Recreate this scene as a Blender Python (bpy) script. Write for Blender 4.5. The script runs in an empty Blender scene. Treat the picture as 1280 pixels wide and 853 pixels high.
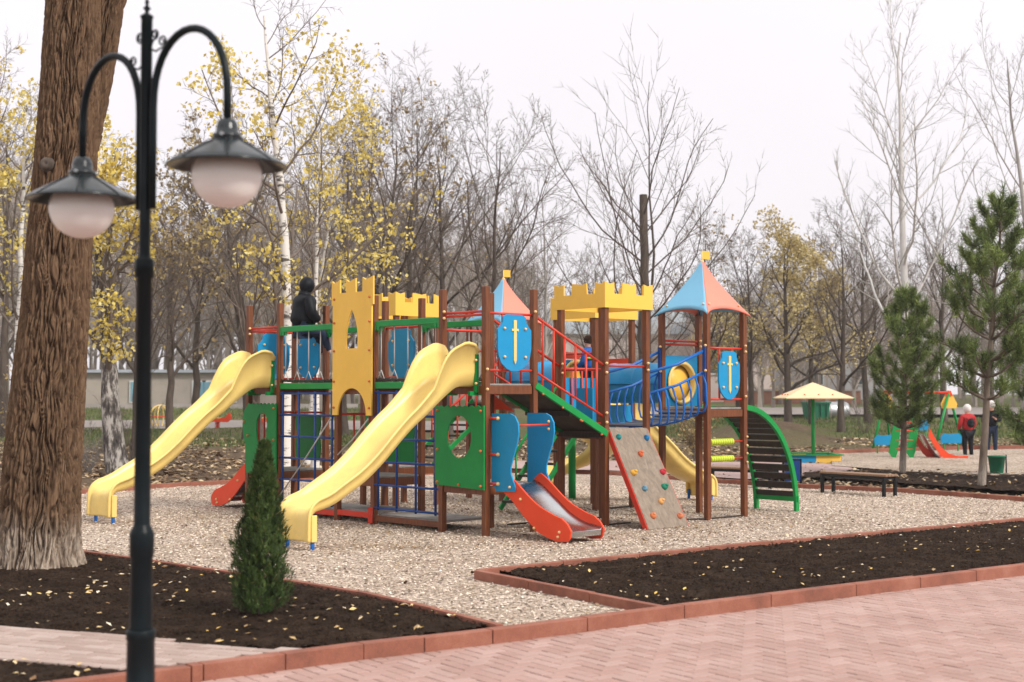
import bpy, bmesh, math, random
import numpy as np
from mathutils import Vector, Matrix, noise
R = math.radians
# ------------------------------------------------------------------ camera, light
scn = bpy.context.scene
F = 1778.0; PITCH = math.atan(66.5/F); CH = 1.7
cam_d = bpy.data.cameras.new("camera"); cam = bpy.data.objects.new("camera", cam_d)
scn.collection.objects.link(cam); scn.camera = cam
cam.location = (0, 0, CH); cam.rotation_euler = (math.pi/2+PITCH, 0, 0)
cam_d.sensor_width = 36; cam_d.lens = 36*F/1280; cam_d.clip_end = 3000
cam_d.dof.use_dof = True; cam_d.dof.focus_distance = 17.6; cam_d.dof.aperture_fstop = 2.2
SUN_EL, SUN_AZ = R(38), R(128)      # azimuth clockwise from +Y: behind the camera's right shoulder
w = bpy.data.worlds.new("World"); scn.world = w; w.use_nodes = True
nt = w.node_tree; nt.nodes.clear()
wo = nt.nodes.new('ShaderNodeOutputWorld'); bg = nt.nodes.new('ShaderNodeBackground')
sky = nt.nodes.new('ShaderNodeTexSky'); sky.sky_type = 'NISHITA'; sky.sun_disc = False
sky.sun_elevation = SUN_EL; sky.sun_rotation = SUN_AZ
geo = nt.nodes.new('ShaderNodeTexCoord'); sep = nt.nodes.new('ShaderNodeSeparateXYZ')
nt.links.new(geo.outputs['Generated'], sep.inputs[0])
cr = nt.nodes.new('ShaderNodeValToRGB')           # overcast cloud deck: brighter overhead
cr.color_ramp.elements[0].position = 0.0; cr.color_ramp.elements[0].color = (.535, .508, .526, 1)
cr.color_ramp.elements[1].position = 1.0; cr.color_ramp.elements[1].color = (.74, .725, .72, 1)
e = cr.color_ramp.elements.new(.28); e.color = (.575, .546, .564, 1)
nt.links.new(sep.outputs['Z'], cr.inputs['Fac'])
cn = nt.nodes.new('ShaderNodeTexNoise'); cn.inputs['Scale'].default_value = 2.2; cn.inputs['Detail'].default_value = 4
nt.links.new(geo.outputs['Generated'], cn.inputs['Vector'])
cmr = nt.nodes.new('ShaderNodeMapRange'); cmr.inputs[1].default_value = .3; cmr.inputs[2].default_value = .7
cmr.inputs[3].default_value = 16.3; cmr.inputs[4].default_value = 17.7
nt.links.new(cn.outputs['Fac'], cmr.inputs[0])
vm = nt.nodes.new('ShaderNodeVectorMath'); vm.operation = 'SCALE'
nt.links.new(cr.outputs['Color'], vm.inputs[0]); nt.links.new(cmr.outputs[0], vm.inputs['Scale'])
mx = nt.nodes.new('ShaderNodeMixRGB'); mx.inputs['Fac'].default_value = .93
nt.links.new(sky.outputs[0], mx.inputs[1]); nt.links.new(vm.outputs[0], mx.inputs[2])
nt.links.new(mx.outputs[0], bg.inputs['Color']); bg.inputs['Strength'].default_value = .1
nt.links.new(bg.outputs[0], wo.inputs[0])
sd = bpy.data.lights.new("sun", 'SUN'); sd.energy = 2.7; sd.angle = R(11); sd.color = (1, .95, .88)
so = bpy.data.objects.new("sun", sd); scn.collection.objects.link(so)
so.rotation_euler = (math.pi/2-SUN_EL, 0, -SUN_AZ+math.pi) 
so.location = (0, 0, 60)
vs = scn.view_settings; vs.view_transform = 'Standard'; vs.look = 'None'; vs.exposure = 0.2; vs.gamma = 1; vs.use_curve_mapping = False

# ------------------------------------------------------------------ helpers
COL = scn.collection
ct, st_ = math.cos(PITCH), math.sin(PITCH)
def ray(px, py):
    a = px-640; b = 426.5-py
    return Vector((a, F*ct-b*st_, F*st_+b*ct))
def G(px, py, z=0.0):
    d = ray(px, py); t = (z-CH)/d.z
    return Vector((d.x*t, d.y*t, z))
def P(px, py, Y):
    d = ray(px, py); t = Y/d.y
    return Vector((d.x*t, Y, CH+d.z*t))

def tag(o, label=None, cat=None, group=None, kind=None):
    if label: o['label'] = label
    if cat: o['category'] = cat
    if group: o['group'] = group
    if kind: o['kind'] = kind
    return o
def empty(name, loc, label=None, cat=None, group=None):
    o = bpy.data.objects.new(name, None); COL.objects.link(o); o.location = loc
    o.empty_display_size = .2
    tag(o, label, cat, group); return o
def link(name, me, mat, parent=None, smooth=None):
    o = bpy.data.objects.new(name, me); COL.objects.link(o)
    if mat is not None:
        for m in (mat if isinstance(mat, (list, tuple)) else [mat]): me.materials.append(m)
    if smooth is not None: me.shade_smooth() if smooth else me.shade_flat()
    if parent is not None:
        o.parent = parent
        o.matrix_parent_inverse = Matrix.Translation(-Vector(wloc(parent)))
    return o
def wloc(o):
    l = Vector(o.location)
    if o.parent: 
        l = l + wloc(o.parent) + o.matrix_parent_inverse.translation
    return l

class MB:
    """collects shapes in world coordinates and links them as ONE mesh object"""
    def __init__(s): s.bm = bmesh.new(); s.mi = 0
    def _f(s, vs_, smooth=False):
        try:
            f = s.bm.faces.new(vs_); f.material_index = s.mi; f.smooth = smooth; return f
        except ValueError: return None
    def box(s, c, size, rz=0, bev=0.0, M=None):
        c = Vector(c); m = M if M else Matrix.Rotation(rz, 3, 'Z')
        hx, hy, hz = size[0]/2, size[1]/2, size[2]/2
        t = bmesh.new(); bmesh.ops.create_cube(t, size=1)
        for v in t.verts: v.co = Vector((v.co.x*2*hx, v.co.y*2*hy, v.co.z*2*hz))
        if bev: bmesh.ops.bevel(t, geom=t.edges[:], offset=bev, segments=2, affect='EDGES', profile=.5)
        mp = {}
        for v in t.verts: mp[v] = s.bm.verts.new(m @ v.co + c)
        for f in t.faces: s._f([mp[v] for v in f.verts])
        t.free(); return s
    def beam(s, p0, p1, wd, ht, bev=0.0, up=Vector((0, 0, 1))):
        p0 = Vector(p0); p1 = Vector(p1); d = p1-p0; L = d.length; x = d.normalized()
        y = up.cross(x)
        if y.length < 1e-4: y = Vector((0, 1, 0)).cross(x)
        y.normalize(); z = x.cross(y)
        m = Matrix((x, y, z)).transposed()
        return s.box((p0+p1)/2, (L, wd, ht), M=m, bev=bev)
    def tube(s, pts, r, n=8, cap=True, closed=False):
        pts = [Vector(p) for p in pts]; k = len(pts)
        rs = r if isinstance(r, (list, tuple)) else [r]*k
        rings = []; ref = None
        for i, p in enumerate(pts):
            if closed: T = (pts[(i+1) % k]-pts[i-1]).normalized()
            else: T = (pts[min(i+1, k-1)]-pts[max(i-1, 0)]).normalized()
            if ref is None:
                ref = Vector((0, 0, 1)) if abs(T.z) < .8 else Vector((1, 0, 0))
            N = (ref-T*ref.dot(T)).normalized(); ref = N; B = T.cross(N)
            rings.append([s.bm.verts.new(p+(N*math.cos(a)+B*math.sin(a))*rs[i]) for a in [2*math.pi*j/n for j in range(n)]])
        rr = rings+[rings[0]] if closed else rings
        for a, b in zip(rr[:-1], rr[1:]):
            for j in range(n): s._f([a[j], a[(j+1) % n], b[(j+1) % n], b[j]], True)
        if cap and not closed:
            s._f(rings[0][::-1]); s._f(rings[-1])
        return s
    def lathe(s, c, prof, n=24, axis=None):
        c = Vector(c); m = axis.to_track_quat('Z', 'Y').to_matrix() if axis is not None else Matrix.Identity(3)
        rings = []
        for r, z in prof:
            rings.append([s.bm.verts.new(c+m @ Vector((r*math.cos(2*math.pi*j/n), r*math.sin(2*math.pi*j/n), z))) for j in range(n)])
        for a, b in zip(rings[:-1], rings[1:]):
            for j in range(n): s._f([a[j], a[(j+1) % n], b[(j+1) % n], b[j]], True)
        if prof[0][0] > 1e-4: s._f(rings[0][::-1])
        if prof[-1][0] > 1e-4: s._f(rings[-1])
        return s
    def ball(s, c, r, sc=(1, 1, 1), n=10, M=None):
        t = bmesh.new(); bmesh.ops.create_uvsphere(t, u_segments=n*2, v_segments=n, radius=r)
        mp = {}
        for v in t.verts:
            q = Vector((v.co.x*sc[0], v.co.y*sc[1], v.co.z*sc[2]))
            mp[v] = s.bm.verts.new((M @ q if M else q)+Vector(c))
        for f in t.faces: s._f([mp[v] for v in f.verts], True)
        t.free(); return s
    def panel(s, O, ax, outline, th, holes=(), up=Vector((0, 0, 1)), bev=.006):
        """flat board: outline [(a,z)..] in the plane O + a*ax + z*up, thickness th centred"""
        O = Vector(O); ax = Vector(ax).normalized(); up = Vector(up); nrm = ax.cross(up).normalized()
        t = bmesh.new(); eds = []
        for loop in [outline]+list(holes):
            vv = [t.verts.new(O+ax*a+up*z-nrm*th/2) for a, z in loop]
            for i in range(len(vv)): eds.append(t.edges.new((vv[i], vv[(i+1) % len(vv)])))
        bmesh.ops.triangle_fill(t, use_beauty=True, edges=eds)
        bmesh.ops.recalc_face_normals(t, faces=t.faces[:])
        g = bmesh.ops.extrude_face_region(t, geom=t.faces[:])
        bmesh.ops.translate(t, vec=nrm*th, verts=[x for x in g['geom'] if isinstance(x, bmesh.types.BMVert)])
        bmesh.ops.recalc_face_normals(t, faces=t.faces[:])
        mp = {}
        for v in t.verts: mp[v] = s.bm.verts.new(v.co)
        for f in t.faces: s._f([mp[v] for v in f.verts])
        t.free(); return s
    def build(s, name, mat, parent=None):
        bmesh.ops.recalc_face_normals(s.bm, faces=s.bm.faces[:])
        me = bpy.data.meshes.new(name); s.bm.to_mesh(me); s.bm.free()
        return link(name, me, mat, parent)

def quads_mesh(name, V, Q, smooth=False, rnd=None, mi=None):
    me = bpy.data.meshes.new(name)
    V = np.asarray(V, dtype=np.float32).reshape(-1, 3); Q = np.asarray(Q, dtype=np.int32)
    k = Q.shape[1]; n = len(Q)
    me.vertices.add(len(V)); me.vertices.foreach_set('co', V.ravel())
    me.loops.add(n*k); me.loops.foreach_set('vertex_index', Q.ravel())
    me.polygons.add(n); me.polygons.foreach_set('loop_start', np.arange(0, n*k, k, dtype=np.int32))
    me.polygons.foreach_set('use_smooth', np.full(n, smooth, dtype=bool))
    if mi is not None: me.polygons.foreach_set('material_index', np.asarray(mi, dtype=np.int32))
    if rnd is not None:
        a = me.attributes.new('rnd', 'FLOAT', 'FACE'); a.data.foreach_set('value', np.asarray(rnd, dtype=np.float32))
    me.update(calc_edges=True); return me

# ------------------------------------------------------------------ materials
def nodes(name):
    m = bpy.data.materials.new(name); m.use_nodes = True
    t = m.node_tree; b = t.nodes['Principled BSDF']; return m, t, b
def L(t, a, b): t.links.new(a, b)
def ramp(t, stops):
    c = t.nodes.new('ShaderNodeValToRGB'); el = c.color_ramp.elements
    el[0].position = stops[0][0]; el[0].color = (*stops[0][1], 1); el[1].position = stops[-1][0]; el[1].color = (*stops[-1][1], 1)
    for p, col in stops[1:-1]:
        x = el.new(p); x.color = (*col, 1)
    return c
def ntex(t, scale, detail=4, rough=.55, vec=None, dist=0):
    n = t.nodes.new('ShaderNodeTexNoise'); n.inputs['Scale'].default_value = scale
    n.inputs['Detail'].default_value = detail; n.inputs['Roughness'].default_value = rough; n.inputs['Distortion'].default_value = dist
    if vec is not None: L(t, vec, n.inputs['Vector'])
    return n
def objco(t, sc=(1, 1, 1)):
    tc = t.nodes.new('ShaderNodeTexCoord'); mp = t.nodes.new('ShaderNodeMapping'); mp.inputs['Scale'].default_value = sc
    L(t, tc.outputs['Object'], mp.inputs['Vector']); return mp.outputs[0]
def bump(t, b, h, strength=.3, dist=.01):
    n = t.nodes.new('ShaderNodeBump'); n.inputs['Strength'].default_value = strength; n.inputs['Distance'].default_value = dist
    L(t, h, n.inputs['Height']); L(t, n.outputs[0], b.inputs['Normal']); return n
def paint(name, col, rough=.45, var=.12, scale=6, metal=0, bmp=.05, dirt=.22, spec=.3):
    m, t, b = nodes(name); v = objco(t)
    n = ntex(t, scale, 5, .6, v)
    lo = tuple(c*(1-var) for c in col); hi = tuple(min(1, c*(1+var*.6)+.003) for c in col)
    c = ramp(t, [(.3, lo), (.7, hi)]); L(t, n.outputs['Fac'], c.inputs['Fac'])
    d = ntex(t, 2.3, 6, .7, v); dr = ramp(t, [(.52, (0, 0, 0)), (.75, (dirt, dirt, dirt))]); L(t, d.outputs['Fac'], dr.inputs['Fac'])
    mxx = t.nodes.new('ShaderNodeMixRGB'); L(t, dr.outputs['Color'], mxx.inputs['Fac']); L(t, c.outputs['Color'], mxx.inputs[1])
    mxx.inputs[2].default_value = (.22, .19, .15, 1); L(t, mxx.outputs[0], b.inputs['Base Color'])
    rr = t.nodes.new('ShaderNodeMapRange'); rr.inputs[3].default_value = max(.05, rough-.08); rr.inputs[4].default_value = min(1, rough+.15)
    L(t, d.outputs['Fac'], rr.inputs[0]); L(t, rr.outputs[0], b.inputs['Roughness'])
    b.inputs['Metallic'].default_value = metal; b.inputs['Specular IOR Level'].default_value = spec
    if bmp: bump(t, b, ntex(t, 90, 3, .6, v).outputs['Fac'], bmp, .004)
    return m
M = {}
M['post'] = None
def wood(name, c0, c1, rough=.6):
    m, t, b = nodes(name); v = objco(t, (14, 14, 1.2)); n = ntex(t, 3, 6, .65, v, .4)
    c = ramp(t, [(.3, c0), (.7, c1)]); L(t, n.outputs['Fac'], c.inputs['Fac']); L(t, c.outputs[0], b.inputs['Base Color'])
    b.inputs['Roughness'].default_value = rough; bump(t, b, n.outputs['Fac'], .25, .004); return m
M['post'] = wood('brown_stained_wood', (.095, .026, .007), (.22, .064, .016), .5)
M['darkwood'] = wood('dark_wood', (.018, .013, .010), (.045, .034, .027), .7)
M['benchwood'] = wood('bench_wood', (.20, .11, .06), (.33, .20, .12), .6)
M['yellow'] = paint('yellow_panel', (.90, .54, .085), .4, .05, 3, dirt=.08)
M['slide'] = paint('yellow_plastic', (.86, .63, .20), .28, .08, 2, dirt=.26, bmp=.02)
M['gold'] = M['slide']
M['green'] = paint('green_panel', (.003, .25, .050), .42, .1, 3, dirt=.08)
M['greenm'] = paint('green_metal', (.005, .27, .055), .35, .1, 3, dirt=.1)
M['blue'] = paint('blue_panel', (.007, .27, .54), .4, .08, 3, dirt=.12)
M['bluep'] = paint('blue_plastic', (.025, .30, .60), .3, .08, 2)
M['bluem'] = paint('blue_metal', (.010, .060, .26), .35, .1, 3)
M['bluer'] = paint('blue_rail', (.010, .13, .46), .35, .1, 3)
M['red'] = paint('red_panel', (.80, .070, .020), .38, .08, 3, dirt=.12)
M['redm'] = paint('red_metal', (.62, .045, .022), .35, .1, 3)
M['rblue'] = paint('roof_blue', (.20, .50, .72), .45, .05, 2, dirt=.08)
M['rpink'] = paint('roof_pink', (.86, .25, .18), .45, .05, 2, dirt=.08)
M['cap'] = paint('bolt_yellow', (.84, .56, .26), .4, .05)
M['capo'] = paint('bolt_orange', (.62, .16, .05), .4, .05)
M['lime'] = paint('lime_plastic', (.55, .66, .05), .4, .06)
M['steel'] = paint('slide_steel', (.55, .56, .58), .22, .08, 4, metal=1, dirt=.25)
M['galv'] = paint('galvanised', (.42, .43, .44), .4, .1, 4, metal=.8)
M['black'] = paint('black_metal', (.010, .011, .012), .4, .2, 4, dirt=.04, spec=.2)
M['lamp'] = paint('lamp_paint', (.006, .010, .012), .3, .25, 6, dirt=.0, spec=.12)
M['shade'] = paint('shade_paint', (.010, .015, .017), .2, .25, 6, dirt=0, spec=.5)
M['rope'] = paint('rope', (.45, .44, .42), .9, .2)
M['skin'] = paint('skin', (.55, .30, .20), .5, .05, dirt=0)
M['jblack'] = paint('black_nylon', (.006, .007, .011), .5, .3, 8, bmp=.2, dirt=0, spec=.15)
M['jeans'] = paint('dark_denim', (.014, .025, .055), .85, .2, 9, dirt=0)
M['jred'] = paint('red_coat', (.42, .018, .020), .7, .15, 9, dirt=0)
M['jblue'] = paint('blue_jacket', (.012, .10, .38), .45, .15, 9, dirt=0)
M['hatw'] = paint('white_hat', (.72, .68, .66), .9, .1, dirt=0)
M['hair'] = paint('brown_hair', (.045, .022, .012), .7, .2, dirt=0)
M['cream'] = paint('umbrella_cream', (.78, .60, .36), .6, .06, 2)
M['shoe'] = paint('light_shoe', (.5, .48, .45), .6, .1, dirt=0)
M['plywood'] = None
def mk_ply():
    m, t, b = nodes('weathered_plywood'); v = objco(t, (7, 7, 1.6))
    n = ntex(t, 2.2, 8, .7, v, .6); c = ramp(t, [(.25, (.14, .105, .075)), (.5, (.23, .18, .135)), (.75, (.33, .27, .21))])
    L(t, n.outputs['Fac'], c.inputs['Fac']); L(t, c.outputs[0], b.inputs['Base Color']); b.inputs['Roughness'].default_value = .75
    bump(t, b, n.outputs['Fac'], .3, .004); return m
M['plywood'] = mk_ply()
M['deck'] = paint('deck_board', (.30, .28, .26), .7, .25, 8)
M['under'] = paint('dark_ply', (.060, .046, .036), .7, .3, 8)
def mk_globe():
    m, t, b = nodes('frosted_globe'); b.inputs['Base Color'].default_value = (.86, .84, .80, 1)
    b.inputs['Roughness'].default_value = .35; b.inputs['Subsurface Weight'].default_value = .05
    b.inputs['Subsurface Radius'].default_value = (.1, .08, .07); return m
M['globe'] = mk_globe()
def mk_gravel():
    m, t, b = nodes('gravel'); v = objco(t)
    vo = t.nodes.new('ShaderNodeTexVoronoi'); vo.inputs['Scale'].default_value = 42; L(t, v, vo.inputs['Vector'])
    sp = t.nodes.new('ShaderNodeSeparateColor'); L(t, vo.outputs['Color'], sp.inputs[0])
    c = ramp(t, [(0, (.12, .088, .062)), (.3, (.36, .28, .215)), (.65, (.57, .46, .37)), (1, (.78, .67, .56))]); L(t, sp.outputs[0], c.inputs['Fac'])
    n = ntex(t, .8, 7, .7, v); cr2 = ramp(t, [(.30, (.62, .56, .50)), (.48, (.88, .85, .82)), (.65, (1, 1, 1))]); L(t, n.outputs['Fac'], cr2.inputs['Fac'])
    mu = t.nodes.new('ShaderNodeMixRGB'); mu.blend_type = 'MULTIPLY'; mu.inputs['Fac'].default_value = 1
    L(t, c.outputs[0], mu.inputs[1]); L(t, cr2.outputs[0], mu.inputs[2]); L(t, mu.outputs[0], b.inputs['Base Color'])
    b.inputs['Roughness'].default_value = .9
    inv = t.nodes.new('ShaderNodeMath'); inv.operation = 'SUBTRACT'; inv.inputs[0].default_value = 1; L(t, vo.outputs['Distance'], inv.inputs[1])
    bump(t, b, inv.outputs[0], .9, .02); return m
M['gravel'] = mk_gravel()
def mk_rnd(name, stops, rough=.8, sss=0):
    m, t, b = nodes(name); a = t.nodes.new('ShaderNodeAttribute'); a.attribute_name = 'rnd'
    c = ramp(t, stops); L(t, a.outputs['Fac'], c.inputs['Fac']); L(t, c.outputs[0], b.inputs['Base Color'])
    b.inputs['Roughness'].default_value = rough
    if sss:
        tr = t.nodes.new('ShaderNodeBsdfTranslucent'); L(t, c.outputs[0], tr.inputs['Color'])
        mxs = t.nodes.new('ShaderNodeMixShader'); mxs.inputs[0].default_value = sss
        o = t.nodes['Material Output']; L(t, b.outputs[0], mxs.inputs[1]); L(t, tr.outputs[0], mxs.inputs[2]); L(t, mxs.outputs[0], o.inputs['Surface'])
    return m
M['stones'] = mk_rnd('loose_stones', [(0, (.09, .06, .04)), (.28, (.33, .25, .185)), (.6, (.56, .45, .36)), (1, (.84, .73, .61))], .85)
M['litter'] = mk_rnd('fallen_leaves', [(0, (.22, .11, .04)), (.3, (.50, .33, .14)), (.6, (.66, .52, .32)), (.85, (.78, .50, .10)), (1, (.80, .74, .62))], .7)
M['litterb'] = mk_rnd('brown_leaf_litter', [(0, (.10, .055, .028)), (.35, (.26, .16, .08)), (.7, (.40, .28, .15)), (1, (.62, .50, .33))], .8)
M['yleaf'] = mk_rnd('yellow_leaves', [(0, (.45, .33, .07)), (.35, (.72, .56, .11)), (.75, (.86, .70, .20)), (1, (.88, .80, .42))], .6, .4)
M['oleaf'] = mk_rnd('ochre_leaves', [(0, (.40, .30, .12)), (.5, (.60, .48, .20)), (1, (.74, .64, .36))], .7, .3)
M['bleaf'] = mk_rnd('brown_leaves', [(0, (.20, .14, .07)), (.5, (.36, .26, .12)), (1, (.52, .42, .18))], .7, .3)
M['needle'] = mk_rnd('pine_needles', [(0, (.035, .065, .014)), (.5, (.14, .20, .045)), (1, (.33, .40, .12))], .55, .15)
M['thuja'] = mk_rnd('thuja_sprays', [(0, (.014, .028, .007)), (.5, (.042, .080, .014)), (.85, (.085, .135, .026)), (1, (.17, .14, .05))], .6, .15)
M['grass'] = mk_rnd('grass_blades', [(0, (.05, .08, .02)), (.6, (.12, .17, .04)), (1, (.28, .27, .11))], .7, .2)
M['paver'] = None
def mk_paver(name, c0, c1, c2):
    m, t, b = nodes(name); a = t.nodes.new('ShaderNodeAttribute'); a.attribute_name = 'rnd'
    c = ramp(t, [(0, c0), (.5, c1), (1, c2)]); L(t, a.outputs['Fac'], c.inputs['Fac']); v = objco(t)
    n = ntex(t, 1.1, 6, .65, v); r2 = ramp(t, [(.3, (.84, .82, .80)), (.55, (1, 1, 1)), (.72, (1.06, 1.07, 1.08))]); L(t, n.outputs['Fac'], r2.inputs['Fac'])
    mu = t.nodes.new('ShaderNodeMixRGB'); mu.blend_type = 'MULTIPLY'; mu.inputs['Fac'].default_value = 1
    L(t, c.outputs[0], mu.inputs[1]); L(t, r2.outputs[0], mu.inputs[2])
    n3 = ntex(t, 160, 3, .7, v); r3 = ramp(t, [(.35, (.82, .82, .82)), (.65, (1.06, 1.06, 1.06))]); L(t, n3.outputs['Fac'], r3.inputs['Fac'])
    m2 = t.nodes.new('ShaderNodeMixRGB'); m2.blend_type = 'MULTIPLY'; m2.inputs['Fac'].default_value = 1
    L(t, mu.outputs[0], m2.inputs[1]); L(t, r3.outputs[0], m2.inputs[2]); L(t, m2.outputs[0], b.inputs['Base Color'])
    b.inputs['Roughness'].default_value = .82; bump(t, b, n3.outputs['Fac'], .35, .003); return m
M['paver'] = mk_paver('pink_pavers', (.40, .245, .205), (.43, .275, .235), (.46, .305, .265))
M['gpaver'] = mk_paver('grey_pavers', (.36, .26, .22), (.43, .325, .28), (.48, .375, .33))
M['mortar'] = paint('joint_sand', (.12, .065, .05), .9, .2, 20)
def mk_kerb():
    m, t, b = nodes('red_kerb'); v = objco(t); n = ntex(t, 2.2, 7, .7, v)
    c = ramp(t, [(.25, (.15, .058, .040)), (.5, (.30, .108, .066)), (.72, (.39, .17, .115)), (.85, (.42, .28, .23))]); L(t, n.outputs['Fac'], c.inputs['Fac'])
    n3 = ntex(t, 120, 3, .7, v); r3 = ramp(t, [(.35, (.78, .78, .78)), (.65, (1.05, 1.05, 1.05))]); L(t, n3.outputs['Fac'], r3.inputs['Fac'])
    m2 = t.nodes.new('ShaderNodeMixRGB'); m2.blend_type = 'MULTIPLY'; m2.inputs['Fac'].default_value = 1
    L(t, c.outputs[0], m2.inputs[1]); L(t, r3.outputs[0], m2.inputs[2]); L(t, m2.outputs[0], b.inputs['Base Color'])
    b.inputs['Roughness'].default_value = .85; bump(t, b, n3.outputs['Fac'], .4, .003); return m
M['kerb'] = mk_kerb()
def mk_soil():
    m, t, b = nodes('dark_soil'); v = objco(t); n = ntex(t, 3.5, 9, .75, v); n2 = ntex(t, 45, 6, .75, v)
    ad = t.nodes.new('ShaderNodeMath'); ad.operation = 'MULTIPLY_ADD'; ad.inputs[1].default_value = .5
    L(t, n.outputs['Fac'], ad.inputs[0]); 
    ml = t.nodes.new('ShaderNodeMath'); ml.operation = 'MULTIPLY'; ml.inputs[1].default_value = .5; L(t, n2.outputs['Fac'], ml.inputs[0]); L(t, ml.outputs[0], ad.inputs[2])
    c = ramp(t, [(.36, (.022, .013, .009)), (.5, (.045, .028, .019)), (.62, (.085, .056, .038)), (.7, (.17, .13, .09))]); L(t, ad.outputs[0], c.inputs['Fac'])
    L(t, c.outputs[0], b.inputs['Base Color']); b.inputs['Roughness'].default_value = .95
    b.inputs['Specular IOR Level'].default_value = .08; bump(t, b, n2.outputs['Fac'], 1, .05); return m
M['soil'] = mk_soil()
def mk_dirt():
    m, t, b = nodes('littered_dirt'); v = objco(t); n = ntex(t, .22, 7, .65, v); n2 = ntex(t, 9, 8, .8, v)
    c = ramp(t, [(.30, (.045, .030, .020)), (.50, (.12, .080, .050)), (.68, (.26, .19, .125))]); L(t, n2.outputs['Fac'], c.inputs['Fac'])
    g = ramp(t, [(.35, (.05, .075, .018)), (.65, (.13, .15, .045))]); L(t, n2.outputs['Fac'], g.inputs['Fac'])
    # grass away from the beds
    tc = t.nodes.new('ShaderNodeTexCoord'); sp = t.nodes.new('ShaderNodeSeparateXYZ'); L(t, tc.outputs['Object'], sp.inputs[0])
    mr = t.nodes.new('ShaderNodeMapRange'); mr.inputs[1].default_value = 37; mr.inputs[2].default_value = 47; L(t, sp.outputs['Y'], mr.inputs[0])
    r = ramp(t, [(.42, (0, 0, 0)), (.55, (1, 1, 1))]); L(t, n.outputs['Fac'], r.inputs['Fac'])
    mm = t.nodes.new('ShaderNodeMath'); mm.operation = 'MULTIPLY'; L(t, mr.outputs[0], mm.inputs[0]); L(t, r.outputs[0], mm.inputs[1])
    mxx = t.nodes.new('ShaderNodeMixRGB'); L(t, mm.outputs[0], mxx.inputs['Fac']); L(t, c.outputs[0], mxx.inputs[1]); L(t, g.outputs[0], mxx.inputs[2])
    L(t, mxx.outputs[0], b.inputs['Base Color']); b.inputs['Roughness'].default_value = .95; b.inputs['Specular IOR Level'].default_value = .2
    bump(t, b, n2.outputs['Fac'], .8, .05); return m
M['dirt'] = mk_dirt()
M['asph'] = paint('road_surface', (.27, .235, .215), .9, .15, 1.5)
M['ppath'] = paint('pink_path', (.42, .30, .275), .85, .1, 3)
def mk_bark(name, stops, sc=(1, 1, .25), f=9, bs=.6, bd=.02, white=None, crest=False):
    m, t, b = nodes(name); v = objco(t, sc); n = ntex(t, f, 8, .7, v, .15)
    c = ramp(t, stops); L(t, n.outputs['Fac'], c.inputs['Fac']); out = c.outputs[0]
    if white:
        tc = t.nodes.new('ShaderNodeTexCoord'); sp = t.nodes.new('ShaderNodeSeparateXYZ'); L(t, tc.outputs['Object'], sp.inputs[0])
        n2 = ntex(t, 5, 5, .7, v); ad = t.nodes.new('ShaderNodeMath'); ad.operation = 'MULTIPLY_ADD'; ad.inputs[1].default_value = white*1.2
        L(t, n2.outputs['Fac'], ad.inputs[0]); L(t, sp.outputs['Z'], ad.inputs[2])
        mr = t.nodes.new('ShaderNodeMapRange'); mr.inputs[1].default_value = white*1.9; mr.inputs[2].default_value = white*1.15; L(t, ad.outputs[0], mr.inputs[0])
        mr.inputs[4].default_value = .5
        n4 = ntex(t, 30, 4, .7, v); r4 = ramp(t, [(.35, (.1, .1, .1)), (.6, (1, 1, 1))]); L(t, n4.outputs['Fac'], r4.inputs['Fac'])
        mm = t.nodes.new('ShaderNodeMath'); mm.operation = 'MULTIPLY'; L(t, mr.outputs[0], mm.inputs[0]); L(t, r4.outputs[0], mm.inputs[1])
        mxx = t.nodes.new('ShaderNodeMixRGB'); L(t, mm.outputs[0], mxx.inputs['Fac']); L(t, out, mxx.inputs[1]); mxx.inputs[2].default_value = (.50, .45, .39, 1); out = mxx.outputs[0]
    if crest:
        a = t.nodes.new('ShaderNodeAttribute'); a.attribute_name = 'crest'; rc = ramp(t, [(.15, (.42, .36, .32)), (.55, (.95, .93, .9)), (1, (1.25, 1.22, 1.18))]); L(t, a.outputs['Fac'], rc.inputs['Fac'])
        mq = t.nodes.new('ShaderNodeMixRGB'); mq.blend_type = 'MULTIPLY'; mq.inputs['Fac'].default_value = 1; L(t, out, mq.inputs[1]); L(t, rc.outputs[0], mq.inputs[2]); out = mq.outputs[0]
    L(t, out, b.inputs['Base Color']); b.inputs['Roughness'].default_value = .9; b.inputs['Specular IOR Level'].default_value = .2
    bump(t, b, n.outputs['Fac'], bs, bd); return m
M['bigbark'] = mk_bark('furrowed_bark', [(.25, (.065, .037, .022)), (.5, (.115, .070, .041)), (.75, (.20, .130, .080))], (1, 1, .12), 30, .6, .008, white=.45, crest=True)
M['bark'] = mk_bark('dark_bark', [(.3, (.05, .038, .031)), (.7, (.14, .112, .092))])
M['twig'] = mk_bark('twig_bark', [(.3, (.10, .080, .066)), (.7, (.21, .17, .14))], bs=0)
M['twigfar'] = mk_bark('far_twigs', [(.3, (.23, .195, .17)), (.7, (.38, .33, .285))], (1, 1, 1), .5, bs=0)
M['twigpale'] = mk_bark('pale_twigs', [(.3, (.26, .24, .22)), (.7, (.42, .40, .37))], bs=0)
M['whitebark'] = mk_bark('white_bark', [(.3, (.45, .43, .41)), (.55, (.62, .60, .58)), (.8, (.70, .68, .66))], bs=.3)
M['pinebark'] = mk_bark('pine_bark', [(.3, (.10, .075, .055)), (.7, (.24, .19, .15))], white=.35)
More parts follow.
